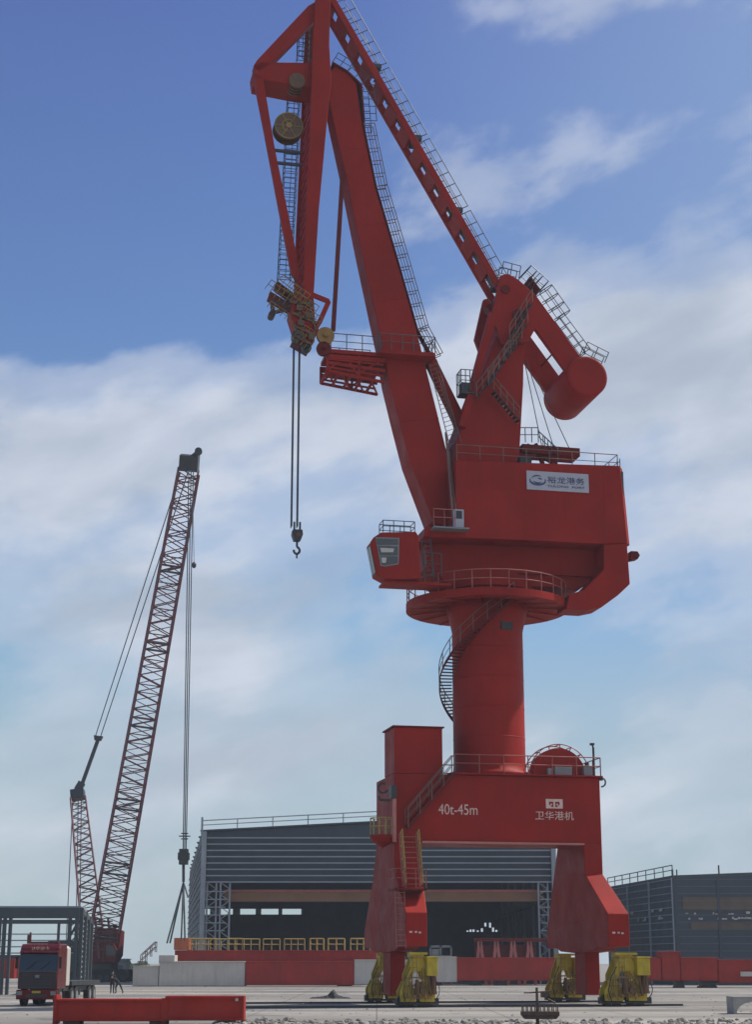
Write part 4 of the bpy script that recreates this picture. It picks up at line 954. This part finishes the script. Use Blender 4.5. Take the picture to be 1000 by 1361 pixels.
# ==================================================================  HALLS
def hall_centre():
    Y = 200.0; rz = 0
    xl = W(266, 1200, Y).x; xr = W(741, 1200, Y).x; xm = (xl + xr) / 2; hw_ = (xr - xl) / 2
    ze = W(266, 1105, Y).z; zrid = ze + 1.1; D_ = 90
    r = empty('steel_hall', (xm, Y, 0), 0, label='large dark steel hall with open end and orange gantry beam inside, behind the portal crane', cat='hall')
    # side and back sheeting, roof
    SK = 11.3; xbl = -hw_ - SK + 1.2
    MB().add([(-hw_, .1, 0), (-hw_ + .15, .1, 0), (-hw_ + .15, .1, ze), (-hw_, .1, ze), (xbl - 1.2, D_, 0), (xbl - 1.05, D_, 0), (xbl - 1.05, D_, ze), (xbl - 1.2, D_, ze)], [(0, 1, 2, 3), (7, 6, 5, 4), (0, 3, 7, 4), (1, 5, 6, 2), (3, 2, 6, 7), (0, 4, 5, 1)]).build('side_wall', HALL, r)
    MB().box(hw_ - .15, hw_, .1, D_, 0, ze).build('side_wall', HALL, r)
    zs0, zs1 = W(300, 1215, 290).z, W(300, 1207.5, 290).z; xg = W(402, 1210, 290).x - xm
    m = MB(); m.box(-hw_ - SK + .1, hw_, D_, D_ + .3, zs1, ze).box(xg, hw_, D_, D_ + .3, zs0, zs1)
    g0, g1 = W(640, 1238, 290).z, W(640, 1226, 290).z; ga, gb = W(618, 1230, 290).x - xm, W(724, 1230, 290).x - xm
    m.box(-hw_ - SK + .1, hw_, D_, D_ + .3, 0, g0).box(-hw_ - SK + .1, hw_, D_, D_ + .3, g1, zs0).box(-hw_ - SK + .1, ga, D_, D_ + .3, g0, g1).box(gb, hw_, D_, D_ + .3, g0, g1)
    x = ga
    while x < gb:
        wv = random.uniform(.12, .7); hh = random.uniform(.3, 1) * (g1 - g0); kx = (x - ga) / (gb - ga); m.box(x, x + wv, D_, D_ + .28, g0, g1)
        m.box(x + wv, x + wv + .35, D_, D_ + .27, g0 + hh * (.35 + .5 * kx), g1) if random.random() < .7 else m.box(x + wv, x + wv + .35, D_, D_ + .27, g0, g0 + hh * .8)
        x += wv + .35
    m.build('back_wall', HALL, r)
    m = MB()
    for i in range(5): m.box(xg - i * 3.9 - .18, xg - i * 3.6 + .18, D_ - .2, D_ - .01, zs0, zs1)
    m.build('wall_post', HALLF, r)
    m = MB()
    for k in range(9): m.prism([(-hw_ - .2 - SK * k / 9, ze + .02), (0, zrid), (hw_ + .2, ze + .02), (hw_ + .2, ze + .2), (0, zrid + .2), (-hw_ - .2 - SK * k / 9, ze + .2)], k * 10, k * 10 + (9.9 if k == 0 else 9.1))  # gaps between the strips are added to let sun into the dark interior
    m.build('roof', HALL, r)
    m = MB(); zl = W(300, 1173, Y).z; z = zl + .1
    while z < ze - .1:
        m.box(-hw_ + .1, hw_ - .1, -.10, .06, z - .07, z + .07); z += .735
    for kk in range(6): z = zl - 1.0 - kk * .9; m.box(-hw_ + .1, -hw_ + 3.0, -.10, .06, z - .06, z + .06); m.box(hw_ - 2.0, hw_ - .1, -.10, .06, z - .06, z + .06)
    m.build('gable_purlins', HALLF, r)
    m = MB()
    for i in range(30): m.box(-hw_ - .12, -hw_ - .01, .3, .5, 0, 1) if False else None
    for i in range(18):
        z = .8 + i * .9; 
        if z < ze: m.tube((-hw_ - .08, .2, z), (xbl - 1.3, D_, z), .06, 4)
    m.build('side_purlins', HALLF, r)
    # rafter band behind the purlins, columns, inner lattice columns
    m = MB(); m.prism([(-hw_ + .2, zl), (hw_ - .2, zl), (hw_ - .2, ze), (0, zrid - .05), (-hw_ + .2, ze)], .5, .7); 
    m.build('gable_sheeting', HALL, r)
    for xx in (-hw_ + .3, hw_ - .3):
        m = MB(); m.box(xx - .28, xx + .28, -.35, .35, 0, ze); c = m.build('corner_column', HALLF, r)
    for sg_, off in ((-1, 1.3), (-1, 2.9), (1, 1.6)):
        xx = sg_ * (hw_ - off); m = MB()
        for a in (-.55, .55): m.box(xx + a - .1, xx + a + .1, .3, .6, 0, zl)
        z = .4
        while z < zl - .6: m.bar((xx - .5, .45, z), (xx + .5, .45, z + .7), .1, .1); m.bar((xx + .5, .45, z + .7), (xx - .5, .45, z + 1.4), .1, .1); z += 1.4
        m.build('lattice_column', HALLF, r)
    mid = (W(531, 1200, Y).x - xm)
    for xx in (mid - 2.3, mid + 1.2):
        m = MB(); m.box(xx - .2, xx + .2, .2, .7, 0, zl); m.build('column', HALLF, r)
    # overhead gantry
    za, zb_ = W(300, 1198, 203).z, W(300, 1182, 203).z
    g = MB(); g.box(-hw_ + 2.6, hw_ - 1.4, 2.4, 4, za, zb_); o = g.build('gantry_beam', ORANGE, r)
    g = MB(); g.box(-hw_ + 2.6, hw_ - 1.4, 2.2, 2.39, zb_ - .3, zb_ - .05); g.build('gantry_rail', PINK, o)
    g = MB()
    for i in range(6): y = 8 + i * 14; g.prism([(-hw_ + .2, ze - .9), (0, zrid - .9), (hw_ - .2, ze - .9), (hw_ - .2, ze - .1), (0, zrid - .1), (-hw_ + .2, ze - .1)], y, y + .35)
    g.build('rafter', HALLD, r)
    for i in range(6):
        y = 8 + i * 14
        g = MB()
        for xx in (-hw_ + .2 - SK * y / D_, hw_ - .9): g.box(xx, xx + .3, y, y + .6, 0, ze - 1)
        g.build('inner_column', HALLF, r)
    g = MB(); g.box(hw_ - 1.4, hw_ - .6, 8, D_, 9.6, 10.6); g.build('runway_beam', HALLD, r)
    # guardrail along the gable parapet
    g = MB(); zz = ze + .2
    g.rail((-hw_, 0, zz), (0, 0, zrid + .2), h=1.1, sp=4.6, r=.07, mid=True); g.rail((0, 0, zrid + .2), (hw_, 0, zz), h=1.1, sp=4.6, r=.07); g.box(-hw_ - .12, -hw_ + .12, -.1, .1, zz - .5, zz + 1.5)
    g.build('roof_guardrail', HALLF, r)
    # stored goods inside
    g = MB()
    for i in range(26):
        x = random.uniform(-hw_ + 6, hw_ - 4); y = random.uniform(D_ - 40, D_ - 10); s_ = random.uniform(.5, 2.2); h = random.uniform(.6, 3.6); g.box(x, x + s_, y, y + s_, 0, h)
    g.build('stacked_steel', GREY, r)
hall_centre()
def hall_right():
    Y = 195.0; c = W(896, 1200, Y); ze = W(896, 1166, Y).z
    r = empty('side_hall', (c.x, Y, 0), 0, label='dark grey sheeted hall with orange bands at the right edge', cat='hall')
    Wd = 34; ex, ey = -3.4, 30.0     # side runs back and to the left
    def S_(k, z): return Vector((ex * k, ey * k, z))
    zf = ze; 
    MB().add([(0, 0, 0), (Wd, 0, 0), (Wd, 0, ze + 1.2), (0, 0, ze), (0, .2, 0), (Wd, .2, 0), (Wd, .2, ze + 1.2), (0, .2, ze)], [(0, 1, 2, 3), (7, 6, 5, 4), (0, 3, 7, 4), (3, 2, 6, 7), (1, 5, 6, 2), (0, 4, 5, 1)]).build('gable_wall', HALL, r)
    MB().add([(0, .2, 0), tuple(S_(1, 0)), tuple(S_(1, ze)), (0, .2, ze), (.2, .2, 0), (ex + .2, ey, 0), (ex + .2, ey, ze), (.2, .2, ze)], [(0, 1, 2, 3), (7, 6, 5, 4), (3, 2, 6, 7), (1, 5, 6, 2), (0, 3, 7, 4), (0, 4, 5, 1)]).build('side_wall', HALL, r)
    MB().add([(0, 0, ze + .01), (Wd, 0, ze + 1.25), (Wd, ey, ze + 1.25), (ex, ey, ze + .01), (0, 0, ze + .25), (Wd, 0, ze + 1.5), (Wd, ey, ze + 1.5), (ex, ey, ze + .25)], [(0, 1, 2, 3), (7, 6, 5, 4), (0, 4, 5, 1), (0, 3, 7, 4), (1, 5, 6, 2), (3, 2, 6, 7)]).build('roof', HALLD, r)
    m = MB()
    for i in range(15):
        z = .6 + i * .8; m.tube(S_(0, z) + Vector((-.06, 0, 0)), S_(1, z) + Vector((-.06, 0, 0)), .07, 4)
    for k in (0, .33, .66, 1): p = S_(k, 0); m.box(p.x - .2, p.x, p.y - .1, p.y + .3, 0, ze)
    m.build('side_purlins', HALLF, r)
    m = MB(); m.tube((0, -.05, 0), (0, -.05, ze + .9), .12); m.tube((.5, -.05, ze), (.5, -.05, ze + .9), .08)
    m.rail(S_(0, ze + .25), S_(1, ze + .25), sp=3.8, h=1.15, r=.06)
    for x in (5.4, 10.4, 15): m.box(x - .08, x + .08, -.02, .12, ze + .3, ze + 1.4)
    m.build('roof_guardrail', HALLD, r)
    def band(x0, x1, pa, pb_, mm, nm):
        za = W(900, pb_, Y).z; zb_ = W(900, pa, Y).z; MB().box(x0, x1, -.12, -.004, za, zb_).build(nm, mm, r)
    oc = mat('weathered_orange_band', (.11, .075, .05), .6, var=.3, scale=.3)
    band(1.0, 20, 1192, 1209, oc, 'gantry_beam'); band(1.8, 20, 1226, 1235, oc, 'lower_beam')
    m = MB()
    for x in (0.1, 5.0, 10.5, 16): m.box(x, x + .3, -.16, -.003, 0, ze - .2)
    m.build('column', HALL, r)
    m = MB(); rnd = random.Random(3)
    for i in range(26):
        x = rnd.uniform(1.2, 9); z = W(900, rnd.choice((1214, 1215, 1221, 1221, 1222)), Y).z; m.box(x, x + rnd.uniform(.1, .5), -.14, -.1301, z, z + rnd.uniform(.08, .25))
    for i in range(16):
        k = rnd.uniform(.05, .95); p = S_(k, W(900, rnd.choice((1209, 1210, 1220)), Y).z); m.box(p.x - .2, p.x - .15, p.y, p.y + rnd.uniform(.5, 2), p.z, p.z + rnd.uniform(.1, .5))
    m.build('small_window', WHITE, r)
    m = MB()
    for k in range(15): m.box(.45, 16, -.1295, -.1215, .5 + k * .8, .58 + k * .8)
    m.build('front_purlins', mat('dull_purlin_steel', (.10, .12, .135), .6), r)
hall_right()
def hall_left():
    Y = 135.0; c = W(84, 1215, Y); zt2 = W(84, 1206, Y).z; zb2 = W(84, 1220, Y).z
    r = empty('open_frame_shed', (c.x, Y, 0), 0, label='open dark grey steel frame shed behind the truck at the left edge', cat='shed')
    m = MB(); m.box(-12, 1.3, -.2, .2, zb2, zt2); m.build('eave_beam', HALLD, r, bevel=.02)
    for x in (.9,): 
        m = MB(); m.box(x - .45, x - .2, -.22, .2, 0, zb2); m.box(x + .1, x + .35, -.22, .2, 0, zb2)
        z = .3
        while z < zb2 - .6: m.bar((x - .4, 0, z), (x + .3, 0, z + .6), .08, .08); z += .6
        m.build('column', HALLD, r)
    for x in (-4.6, -4.15, -5.0):
        m = MB(); m.box(x - .12, x + .12, -.15, .15, 0, zb2); m.build('column', HALLD, r)
    ex, ey = -5.5, 38.0
    m = MB()
    for i in range(14): zz = zt2 - .35 - i * .42; m.bar((1.3, .2, zz), (1.3 + ex, ey, zz), .10, .14, ref=(0, 0, 1)) 
    m.build('side_purlins', HALLF, r)
    m = MB(); 
    for k in (0, .33, .66, 1): m.box(1.3 + ex * k, 1.6 + ex * k, ey * k, ey * k + .3, 0, zt2)
    m.bar((1.4, .2, zt2 - .2), (1.4 + ex, ey, zt2 - .2), .25, .4, ref=(0, 0, 1)); m.build('side_column', HALLD, r)
    m = MB()
    for i in range(6): zz = zb2 - .6 - i * .62; m.box(-20, 1.2 + ex, ey - .1, ey, zz - .06, zz + .06)
    m.build('back_purlins', HALLF, r)
    m = MB()
    for x in (-19, -13, -7.4): m.box(x - .12, x + .12, ey - .15, ey + .2, 0, zt2)
    m.box(-20, 1.3 + ex, ey - .2, ey + .2, zt2 - .4, zt2); m.box(-20, 1.3 + ex, ey - .2, ey, 1.6, 3.2); m.bar((-1.8, 4, 1.2), (.6, 4, zb2), .16, .16); m.build('back_frame', HALLD, r)
    m = MB()
    for i in range(7): m.box(-12, 1.4 + ex * (.4 + i * 5.4) / ey, .4 + i * 5.4, .55 + i * 5.4, zt2 + .01, zt2 + .14)
    m.build('roof_purlins', HALLF, r)
hall_left()

# red trestle pieces seen under the portal
tr = empty('red_trestles', W(668, 1271, 196) * 1, label='faded red steel trestle frames stacked behind the girder between the portal legs', cat='trestle'); tr.location.z = 0
m = MB(); zt3 = W(668, 1247, 196).z; zb3 = .02
for i in range(4):
    x = -3.2 + i * 1.9; m.bar((x, 0, zb3), (x + .6, 0, zt3 - .3), .35, .5); m.bar((x + 1.3, 0, zb3), (x + .7, 0, zt3 - .3), .35, .5); m.bar((x, 1.5, zb3), (x + .6, 1.5, zt3 - .3), .3, .3)
m.build('trestle_legs', PINK, tr)
MB().box(-3.2, 8.5, -.1, 1.6, zt3 - .35, zt3 + .05).build('top_beam', REDD, tr, bevel=.03)
MB().box(-3.1, 3.8, .4, 1.4, zb3 + .5, zt3 - .7).build('stacked_plates', REDD, tr)
# pale equipment left of it
bx_ = empty('pale_cabinet', W(592, 1270, 196), label='pale grey frame cabinet standing just right of the left portal leg', cat='cabinet'); bx_.location.z = 0
z_ = W(592, 1256, 196).z
MB().box(-1.8, -1.6, 0, 1, 0, z_).box(-.6, -.4, 0, 1, 0, z_).box(.6, .8, 0, 1, 0, z_).box(-1.8, .8, 0, 1, z_ - .25, z_).box(-1.8, .8, .05, .95, z_ - 1.3, z_ - 1.1).build('frame', GREY, bx_)
MB().box(-1.55, -.65, .2, .8, 0, z_ - .4).build('panel', mat('pale_grey_panel', (.25, .26, .25), .6), bx_)

# ==================================================================  TRUCK
TY = 99.0
tc_ = W(48, 1335, TY)
truck = empty('truck', (tc_.x, TY, 0), R(-2), label='dark red cab-over heavy truck facing the camera at the left edge', cat='truck')
TR = mat('red_truck_paint', (.10, .007, .008), .3, var=.08, scale=.8, coat=1)
hw_ = 1.16
m = MB(); m.prism([(0.05, .95), (0.0, 1.5), (.10, 2.35), (.34, 3.25), (.62, 3.48), (2.25, 3.5), (2.3, .95)], -hw_, hw_, axis='x')
cabt = m.build('cab', TR, truck, bevel=.07)
MB().prism([(-.02, 1.92), (-.02, 1.98), (.13, 2.9), (.2, 2.9), (.1, 1.9)], -1.1, 1.1, axis='x').build('windscreen', GLASS, cabt)
MB().prism([(.14, 2.96), (-.06, 3.0), (.02, 3.08), (.26, 3.10)], -1.1, 1.1, axis='x').build('sun_visor', TR, cabt)
m = MB()
for i in range(5): m.box(-.85 + i * .0, .85, -.05, .03, 1.02 + i * .16, 1.11 + i * .16)
m.build('grille', DARK, cabt)
MB().box(-1.08, 1.08, -.04, 0.0, .96, 1.86).build('grille_panel', mat('dark_grille_panel', (.03, .012, .014), .4), cabt)
MB().box(-.12, .12, -.09, -.05, 1.58, 1.74).build('badge', GREY, cabt)
b = MB(); b.box(-hw_ - .02, hw_ + .02, -.12, .35, .38, .92); bp = b.build('bumper', REDD, truck, bevel=.05)
MB().box(-.6, .6, -.15, -.121, .5, .68).build('air_intake', DARK, bp)
MB().box(-.25, .25, -.15, -.121, .73, .86).build('number_plate', mat('yellow_number_plate', (.4, .3, .03), .5), bp)
m = MB(); m.bar((-.7, -.06, 1.98), (-.1, .04, 2.5), .03, .03); m.bar((.1, -.06, 1.98), (.7, .04, 2.5), .03, .03); m.build('wiper', BLACK, cabt)
MB().box(-1.05, 1.05, .11, .14, 2.74, 2.84).build('windscreen_band', DARK, cabt)
for s_ in (-1, 1):
    MB().box(s_ * .98 - .15, s_ * .98 + .15, -.15, -.121, .62, .84).build('headlight', GREY, bp)
    MB().box(s_ * 1.28 - .07, s_ * 1.28 + .07, .0, .12, 2.1, 2.75).bar((s_ * 1.1, .1, 2.8), (s_ * 1.28, .06, 2.7), .05, .05).build('wing_mirror', BLACK, cabt, bevel=.02)
m = MB(); m.box(-1.0, 1.0, .25, .31, 3.17, 3.2); 
text_o = text('cab_lettering', '卫华重卡', mat('pale_gold_lettering', (.55, .42, .28), .5), cabt, -.55, .26, 3.12, 1.1, .2, ext=.05)
m = MB(); m.tube((-.85, .9, 3.5), (-.75, .9, 4.15), .06); m.box(-.92, -.7, .8, .95, 3.5, 4.0); m.box(-.9, .9, .9, 1.6, 3.5, 3.62); m.build('roof_fittings', TR, cabt)
m = MB(); m.box(-1.0, 1.0, 2.4, 9.5, .8, 1.05); m.box(-.45, .45, .2, 9.5, .55, .8); m.build('chassis', DARK, truck)
MB().prism([(-1.0, 1.1), (1.12, 1.1), (1.12, 3.25), (.95, 3.4), (-.95, 3.4), (-1.12, 3.25), (-1.12, 1.1)], 2.6, 3.5).build('white_tank', WHITE, truck, bevel=.05)
MB().box(-1.2, 1.2, 3.8, 12.5, 1.1, 1.35).build('trailer_bed', DARK, truck)
for y in (1.1, 4.3, 5.6, 9.6, 10.9):
    for s_ in (-1, 1):
        m = MB(); m.disc((s_ * .98, y, .52), (1, 0, 0), .52, .34, 24); wl = m.build('wheel', BLACK, truck, bevel=.04)
        m = MB(); m.disc((s_ * 1.14, y, .52), (1, 0, 0), .28, .06, 18); m.build('rim', GREY, wl)
# white car
cc_ = W(158, 1300, 255)
car = empty('white_car', (cc_.x, 255, 0), 0, label='small white car parked far behind the two workers', cat='car')
MB().prism([(-2.1, .35), (-2.15, .85), (-1.3, 1.0), (-.7, 1.5), (.8, 1.5), (1.5, 1.0), (2.15, .85), (2.15, .35)], -.85, .85).build('body', mat('white_car_paint', (.6, .6, .6), .3), car, bevel=.08)
MB().prism([(-1.15, 1.0), (-.65, 1.42), (.75, 1.42), (1.3, 1.0)], -.87, -.851).build('side_window', GLASS, car)
for x in (-1.35, 1.35): 
    for s_ in (-1, 1): m = MB(); m.disc((x, s_ * .78, .33), (0, 1, 0), .33, .22, 18); m.build('wheel', BLACK, car)
ph_ = W(151, 1281, 262); pho = empty('site_office', (ph_.x, 262, 0), 0, label='small grey site office block beyond the white car', cat='building')
MB().box(-1.9, 1.9, 0, 4, 0, 2.9).build('wall', GREY, pho, bevel=.03); MB().box(-2.1, 2.1, -.2, 4.2, 2.901, 3.05).build('roof', HALLF, pho); MB().box(-1.4, -.3, -.05, -.003, 1.1, 2.1).build('window', GLASS, pho); MB().box(.4, 1.4, -.05, -.003, 1.1, 2.1).build('window', GLASS, pho)

# ==================================================================  PEOPLE
def person(loc, joints, rad, label, hatless=True):
    """joints name->(pos, radius), edges; one skinned body"""
    root_ = empty('person', loc, 0, label=label, cat='person')
    names = list(joints); vs = [joints[n_][0] for n_ in names]; ed = [('pelvis', 'chest'), ('chest', 'neck'), ('neck', 'head'), ('chest', 'lsh'), ('lsh', 'lel'), ('lel', 'lha'), ('chest', 'rsh'), ('rsh', 'rel'), ('rel', 'rha'), ('pelvis', 'lhip'), ('lhip', 'lkn'), ('lkn', 'lan'), ('lan', 'lto'), ('pelvis', 'rhip'), ('rhip', 'rkn'), ('rkn', 'ran'), ('ran', 'rto')]
    me = bpy.data.meshes.new('body'); me.from_pydata(vs, [(names.index(a), names.index(b)) for a, b in ed], []); me.update()
    o = bpy.data.objects.new('body', me); COL.objects.link(o); o.parent = root_; me.materials.append(CLOTH)
    sk = o.modifiers.new('skin', 'SKIN'); sv = me.skin_vertices[0].data if me.skin_vertices else None
    if sv is None:
        import bmesh
        bm = bmesh.new(); bm.from_mesh(me); lay = bm.verts.layers.skin.verify(); bm.verts.ensure_lookup_table()
        for i, n_ in enumerate(names): bm.verts[i][lay].radius = (joints[n_][1], joints[n_][1]); bm.verts[i][lay].use_root = (n_ == 'pelvis')
        bm.to_mesh(me); bm.free()
    else:
        for i, n_ in enumerate(names): sv[i].radius = (joints[n_][1],) * 2; sv[i].use_root = (n_ == 'pelvis')
    sb = o.modifiers.new('sub', 'SUBSURF'); sb.levels = 1; sb.render_levels = 2
    h = Vector(joints['head'][0]); m = MB(); m.ball(h + Vector((0, -.02, -.01)), .105, 12, 8, (.85, 1, 1.15)); m.ball(h + Vector((0, -.12, -.01)), .02, 6, 4); m.build('face', SKIN, root_, smooth=True)
    m = MB(); m.ball(h + Vector((0, .02, .05)), .12, 12, 8, (.95, 1.05, .85)); m.build('hair', BLACK, root_, smooth=True)
    m = MB()
    for n_, el in (('lha', 'lel'), ('rha', 'rel')):
        p = Vector(joints[n_][0]); d = (p - Vector(joints[el][0])).normalized(); sdv = d.orthogonal().normalized()
        m.bar(p - d * .02, p + d * .08, .07, .03)
        for k in range(4): q = p + d * .08 + sdv * (k - 1.5) * .018; m.tube(q, q + d * (.06 + .01 * (k in (1, 2))), .009, 5)
        m.tube(p + sdv * .03, p + sdv * .06 + d * .06, .01, 5)
    m.build('hands', SKIN, root_)
    return root_
PY = 140.0
p = W(149, 1318, PY)
person((p.x, PY, 0), dict(pelvis=((0, 0, .95), .13), chest=((0, 0, 1.32), .16), neck=((0, -.01, 1.48), .06), head=((0, -.03, 1.62), .07), lsh=((-.19, 0, 1.40), .07), lel=((-.24, .02, 1.12), .05), lha=((-.22, -.05, .88), .035), rsh=((.19, 0, 1.40), .07), rel=((.25, 0, 1.12), .05), rha=((.22, -.08, .88), .035),
    lhip=((-.10, 0, .88), .10), lkn=((-.11, -.02, .50), .07), lan=((-.11, .02, .09), .05), lto=((-.12, -.12, .04), .04), rhip=((.10, 0, .88), .10), rkn=((.10, -.02, .50), .07), ran=((.11, .02, .09), .05), rto=((.12, -.12, .04), .04)), None, 'worker in dark clothes standing upright, left of the bending one')
p = W(157, 1318, PY)
person((p.x, PY - .3, 0), dict(pelvis=((.05, 0, .88), .13), chest=((-.22, -.05, 1.15), .16), neck=((-.36, -.06, 1.24), .06), head=((-.47, -.08, 1.30), .07), lsh=((-.30, -.2, 1.15), .07), lel=((-.34, -.24, .88), .05), lha=((-.26, -.24, .66), .035), rsh=((-.28, .14, 1.18), .07), rel=((-.36, .14, .9), .05), rha=((-.28, .1, .68), .035),
    lhip=((0, -.1, .82), .10), lkn=((-.14, -.16, .48), .07), lan=((-.10, -.12, .09), .05), lto=((-.26, -.14, .04), .04), rhip=((.12, .08, .82), .10), rkn=((.28, .06, .48), .07), ran=((.44, .08, .09), .05), rto=((.34, .02, .04), .04)), None, 'worker in dark clothes bending forward with legs apart, right of the upright one')

# ==================================================================  SMALL THINGS
# heap of dark tarpaulin on the apron
hp0 = W(440, 1326, 121); m = MB(); rnd = random.Random(5)
e = empty('tarpaulin_heap', (hp0.x, 121, 0), 0, label='dark tarpaulin heap lying on the concrete left of the portal crane', cat='tarpaulin')
nx, ny = 22, 8; vs = []
for j in range(ny + 1):
    for i in range(nx + 1):
        u = i / nx; v_ = j / ny; hgt = (math.sin(math.pi * u) ** .5 * math.sin(math.pi * v_)) * (.10 + .42 * math.exp(-((u - .58) / .10) ** 2) + .12 * rnd.random()); vs.append((-1.5 + 2.9 * u + rnd.uniform(-.05, .05), -.6 + 1.2 * v_ + rnd.uniform(-.05, .05), max(.01, hgt)))
m.add(vs, [(j * (nx + 1) + i, j * (nx + 1) + i + 1, (j + 1) * (nx + 1) + i + 1, (j + 1) * (nx + 1) + i) for j in range(ny) for i in range(nx)]); m.build('tarpaulin', BLACK, e)
# anchor bolt frame in the foreground
AYY = 66.0; p = W(718, 1344, AYY); e = empty('bolt_frame', (p.x, AYY, 0), 0, label='rusty steel platform with upright bolts on a post in the near foreground', cat='bolt frame')
RUST = mat('rusty_steel', (.085, .055, .04), .85, var=.35, scale=4)
zp = W(718, 1345, AYY).z
MB().box(-.72, .72, -.35, .35, zp - .12, zp + .04).prism([(-.6, zp - .24), (.6, zp - .24), (.7, zp - .12), (-.7, zp - .12)], -.3, .3).build('plate', RUST, e, bevel=.02)
m = MB()
for i in range(9):
    for yy in (-.28, .28): m.tube((-.66 + i * .165, yy, zp + .04), (-.66 + i * .165, yy, zp + .27), .02, 6)
m.build('bolts', RUST, e)
m = MB(); m.tube((-.10, 0, .0), (-.10, 0, zp - .2), .07, 10); m.tube((-.10, 0, zp), (-.10, 0, W(715, 1312, AYY).z), .05, 8); m.tube((-.35, 0, zp + .72), (.45, 0, zp + .78), .03, 6); m.tube((-.6, 0, zp + .72), (-.35, 0, zp + .72), .025, 6); m.box(.05, .35, -.1, .1, zp + .55, zp + .75); m.tube((.3, 0, zp + .5), (.6, .1, zp + .35), .04, 6)
m.build('post', RUST, e)
# concrete channel block at right
CB = 84.0; p = W(976, 1350, CB); zt4 = W(976, 1324, CB).z
e = empty('concrete_channel', (p.x, CB, 0), 0, label='short hollow grey concrete block at the right edge', cat='concrete block')
m = MB(); o_ = [(0, 0), (.14, 0)] + [(.14 + .9 - .9 * math.cos(R(a)), .0 + zt4 * .72 * math.sin(R(a))) for a in range(0, 181, 12)] + [(2.1, 0), (2.1, zt4), (0, zt4)]
o2 = []
for q in o_:
    if not o2 or (abs(o2[-1][0] - q[0]) + abs(o2[-1][1] - q[1])) > 1e-4: o2.append(q)
m.prism(o2, 0, 1.6); m.build('shell', CONC, e)
# rubble strip
m = MB(); rnd = random.Random(11)
def rock(m, c, s_):
    n = len(m.v); m.ball(c, s_, 6, 4, (rnd.uniform(.8, 1.5), rnd.uniform(.7, 1.2), rnd.uniform(.4, .8)))
    for i in range(n, len(m.v)):
        x, y, z = m.v[i]; m.v[i] = (x + rnd.uniform(-.25, .25) * s_, y + rnd.uniform(-.25, .25) * s_, z + rnd.uniform(-.2, .2) * s_)
for i in range(2600):
    y = rnd.uniform(60, 75.5); lim = -6.5 + max(0, 71 - y) * -.15
    x = rnd.uniform(lim, 20); edge = (75.5 - y) / 9
    if rnd.random() > edge + .1: continue
    rock(m, (x, y, rnd.uniform(-.02, .05)), rnd.choice((.05, .07, .09, .12, .17)) * rnd.uniform(.7, 1.2))
m.build('rubble', RUB, kind='stuff', label='broken stone and rubble strip along the bottom edge')
m = MB()
for i in range(500):
    y = rnd.uniform(70, 180); x = rnd.uniform(-25, 25); rock(m, (x, y, 0), rnd.uniform(.02, .07))
m.build('gravel', RUB, kind='stuff', label='loose stones scattered on the concrete apron')
# far bushes
for i, (px_, Yb, hh, ww) in enumerate(((166, 420, 3.3, 5), (178, 430, 2.2, 6), (190, 420, 2.8, 5))):
    p = W(px_, 1280, Yb); r = empty('bush', (p.x, Yb, 0), 0, label=('leftmost', 'middle lower', 'rightmost')[i] + ' of the three distant green bushes beside the white girder nose', cat='bush', group='distant bushes on the horizon')
    m = MB(); rn = random.Random(i)
    for k in range(420):
        a = rn.uniform(0, 6.28); q = rn.random() ** .5; z = hh * (.15 + .85 * rn.random()); rr_ = ww / 2 * q * (1.15 - z / hh * .75) * rn.uniform(.7, 1.15)
        c = Vector((rr_ * math.cos(a), rr_ * math.sin(a), z)); u = Vector((rn.uniform(-1, 1), rn.uniform(-1, 1), rn.uniform(-1, 1))).normalized() * .3; v_ = u.orthogonal().normalized() * .26
        m.add([c - u, c + v_, c + u, c - v_], [(0, 1, 2, 3)])
    m.build('foliage', LEAF, r); MB().tube((0, 0, 0), (.1, 0, hh * .6), .15, 6, .06).build('trunk', BARK, r)

# ==================================================================  AIR
hm = bpy.data.materials.new('thin_haze'); hm.use_nodes = True; t = hm.node_tree; t.nodes.clear()
pv = t.nodes.new('ShaderNodeVolumePrincipled'); pv.inputs['Color'].default_value = (.80, .90, 1, 1); pv.inputs['Density'].default_value = .0003
oo = t.nodes.new('ShaderNodeOutputMaterial'); t.links.new(pv.outputs[0], oo.inputs['Volume'])
MB().box(-260, 260, -20, 470, -1.0, 82).build('haze', hm, kind='stuff')
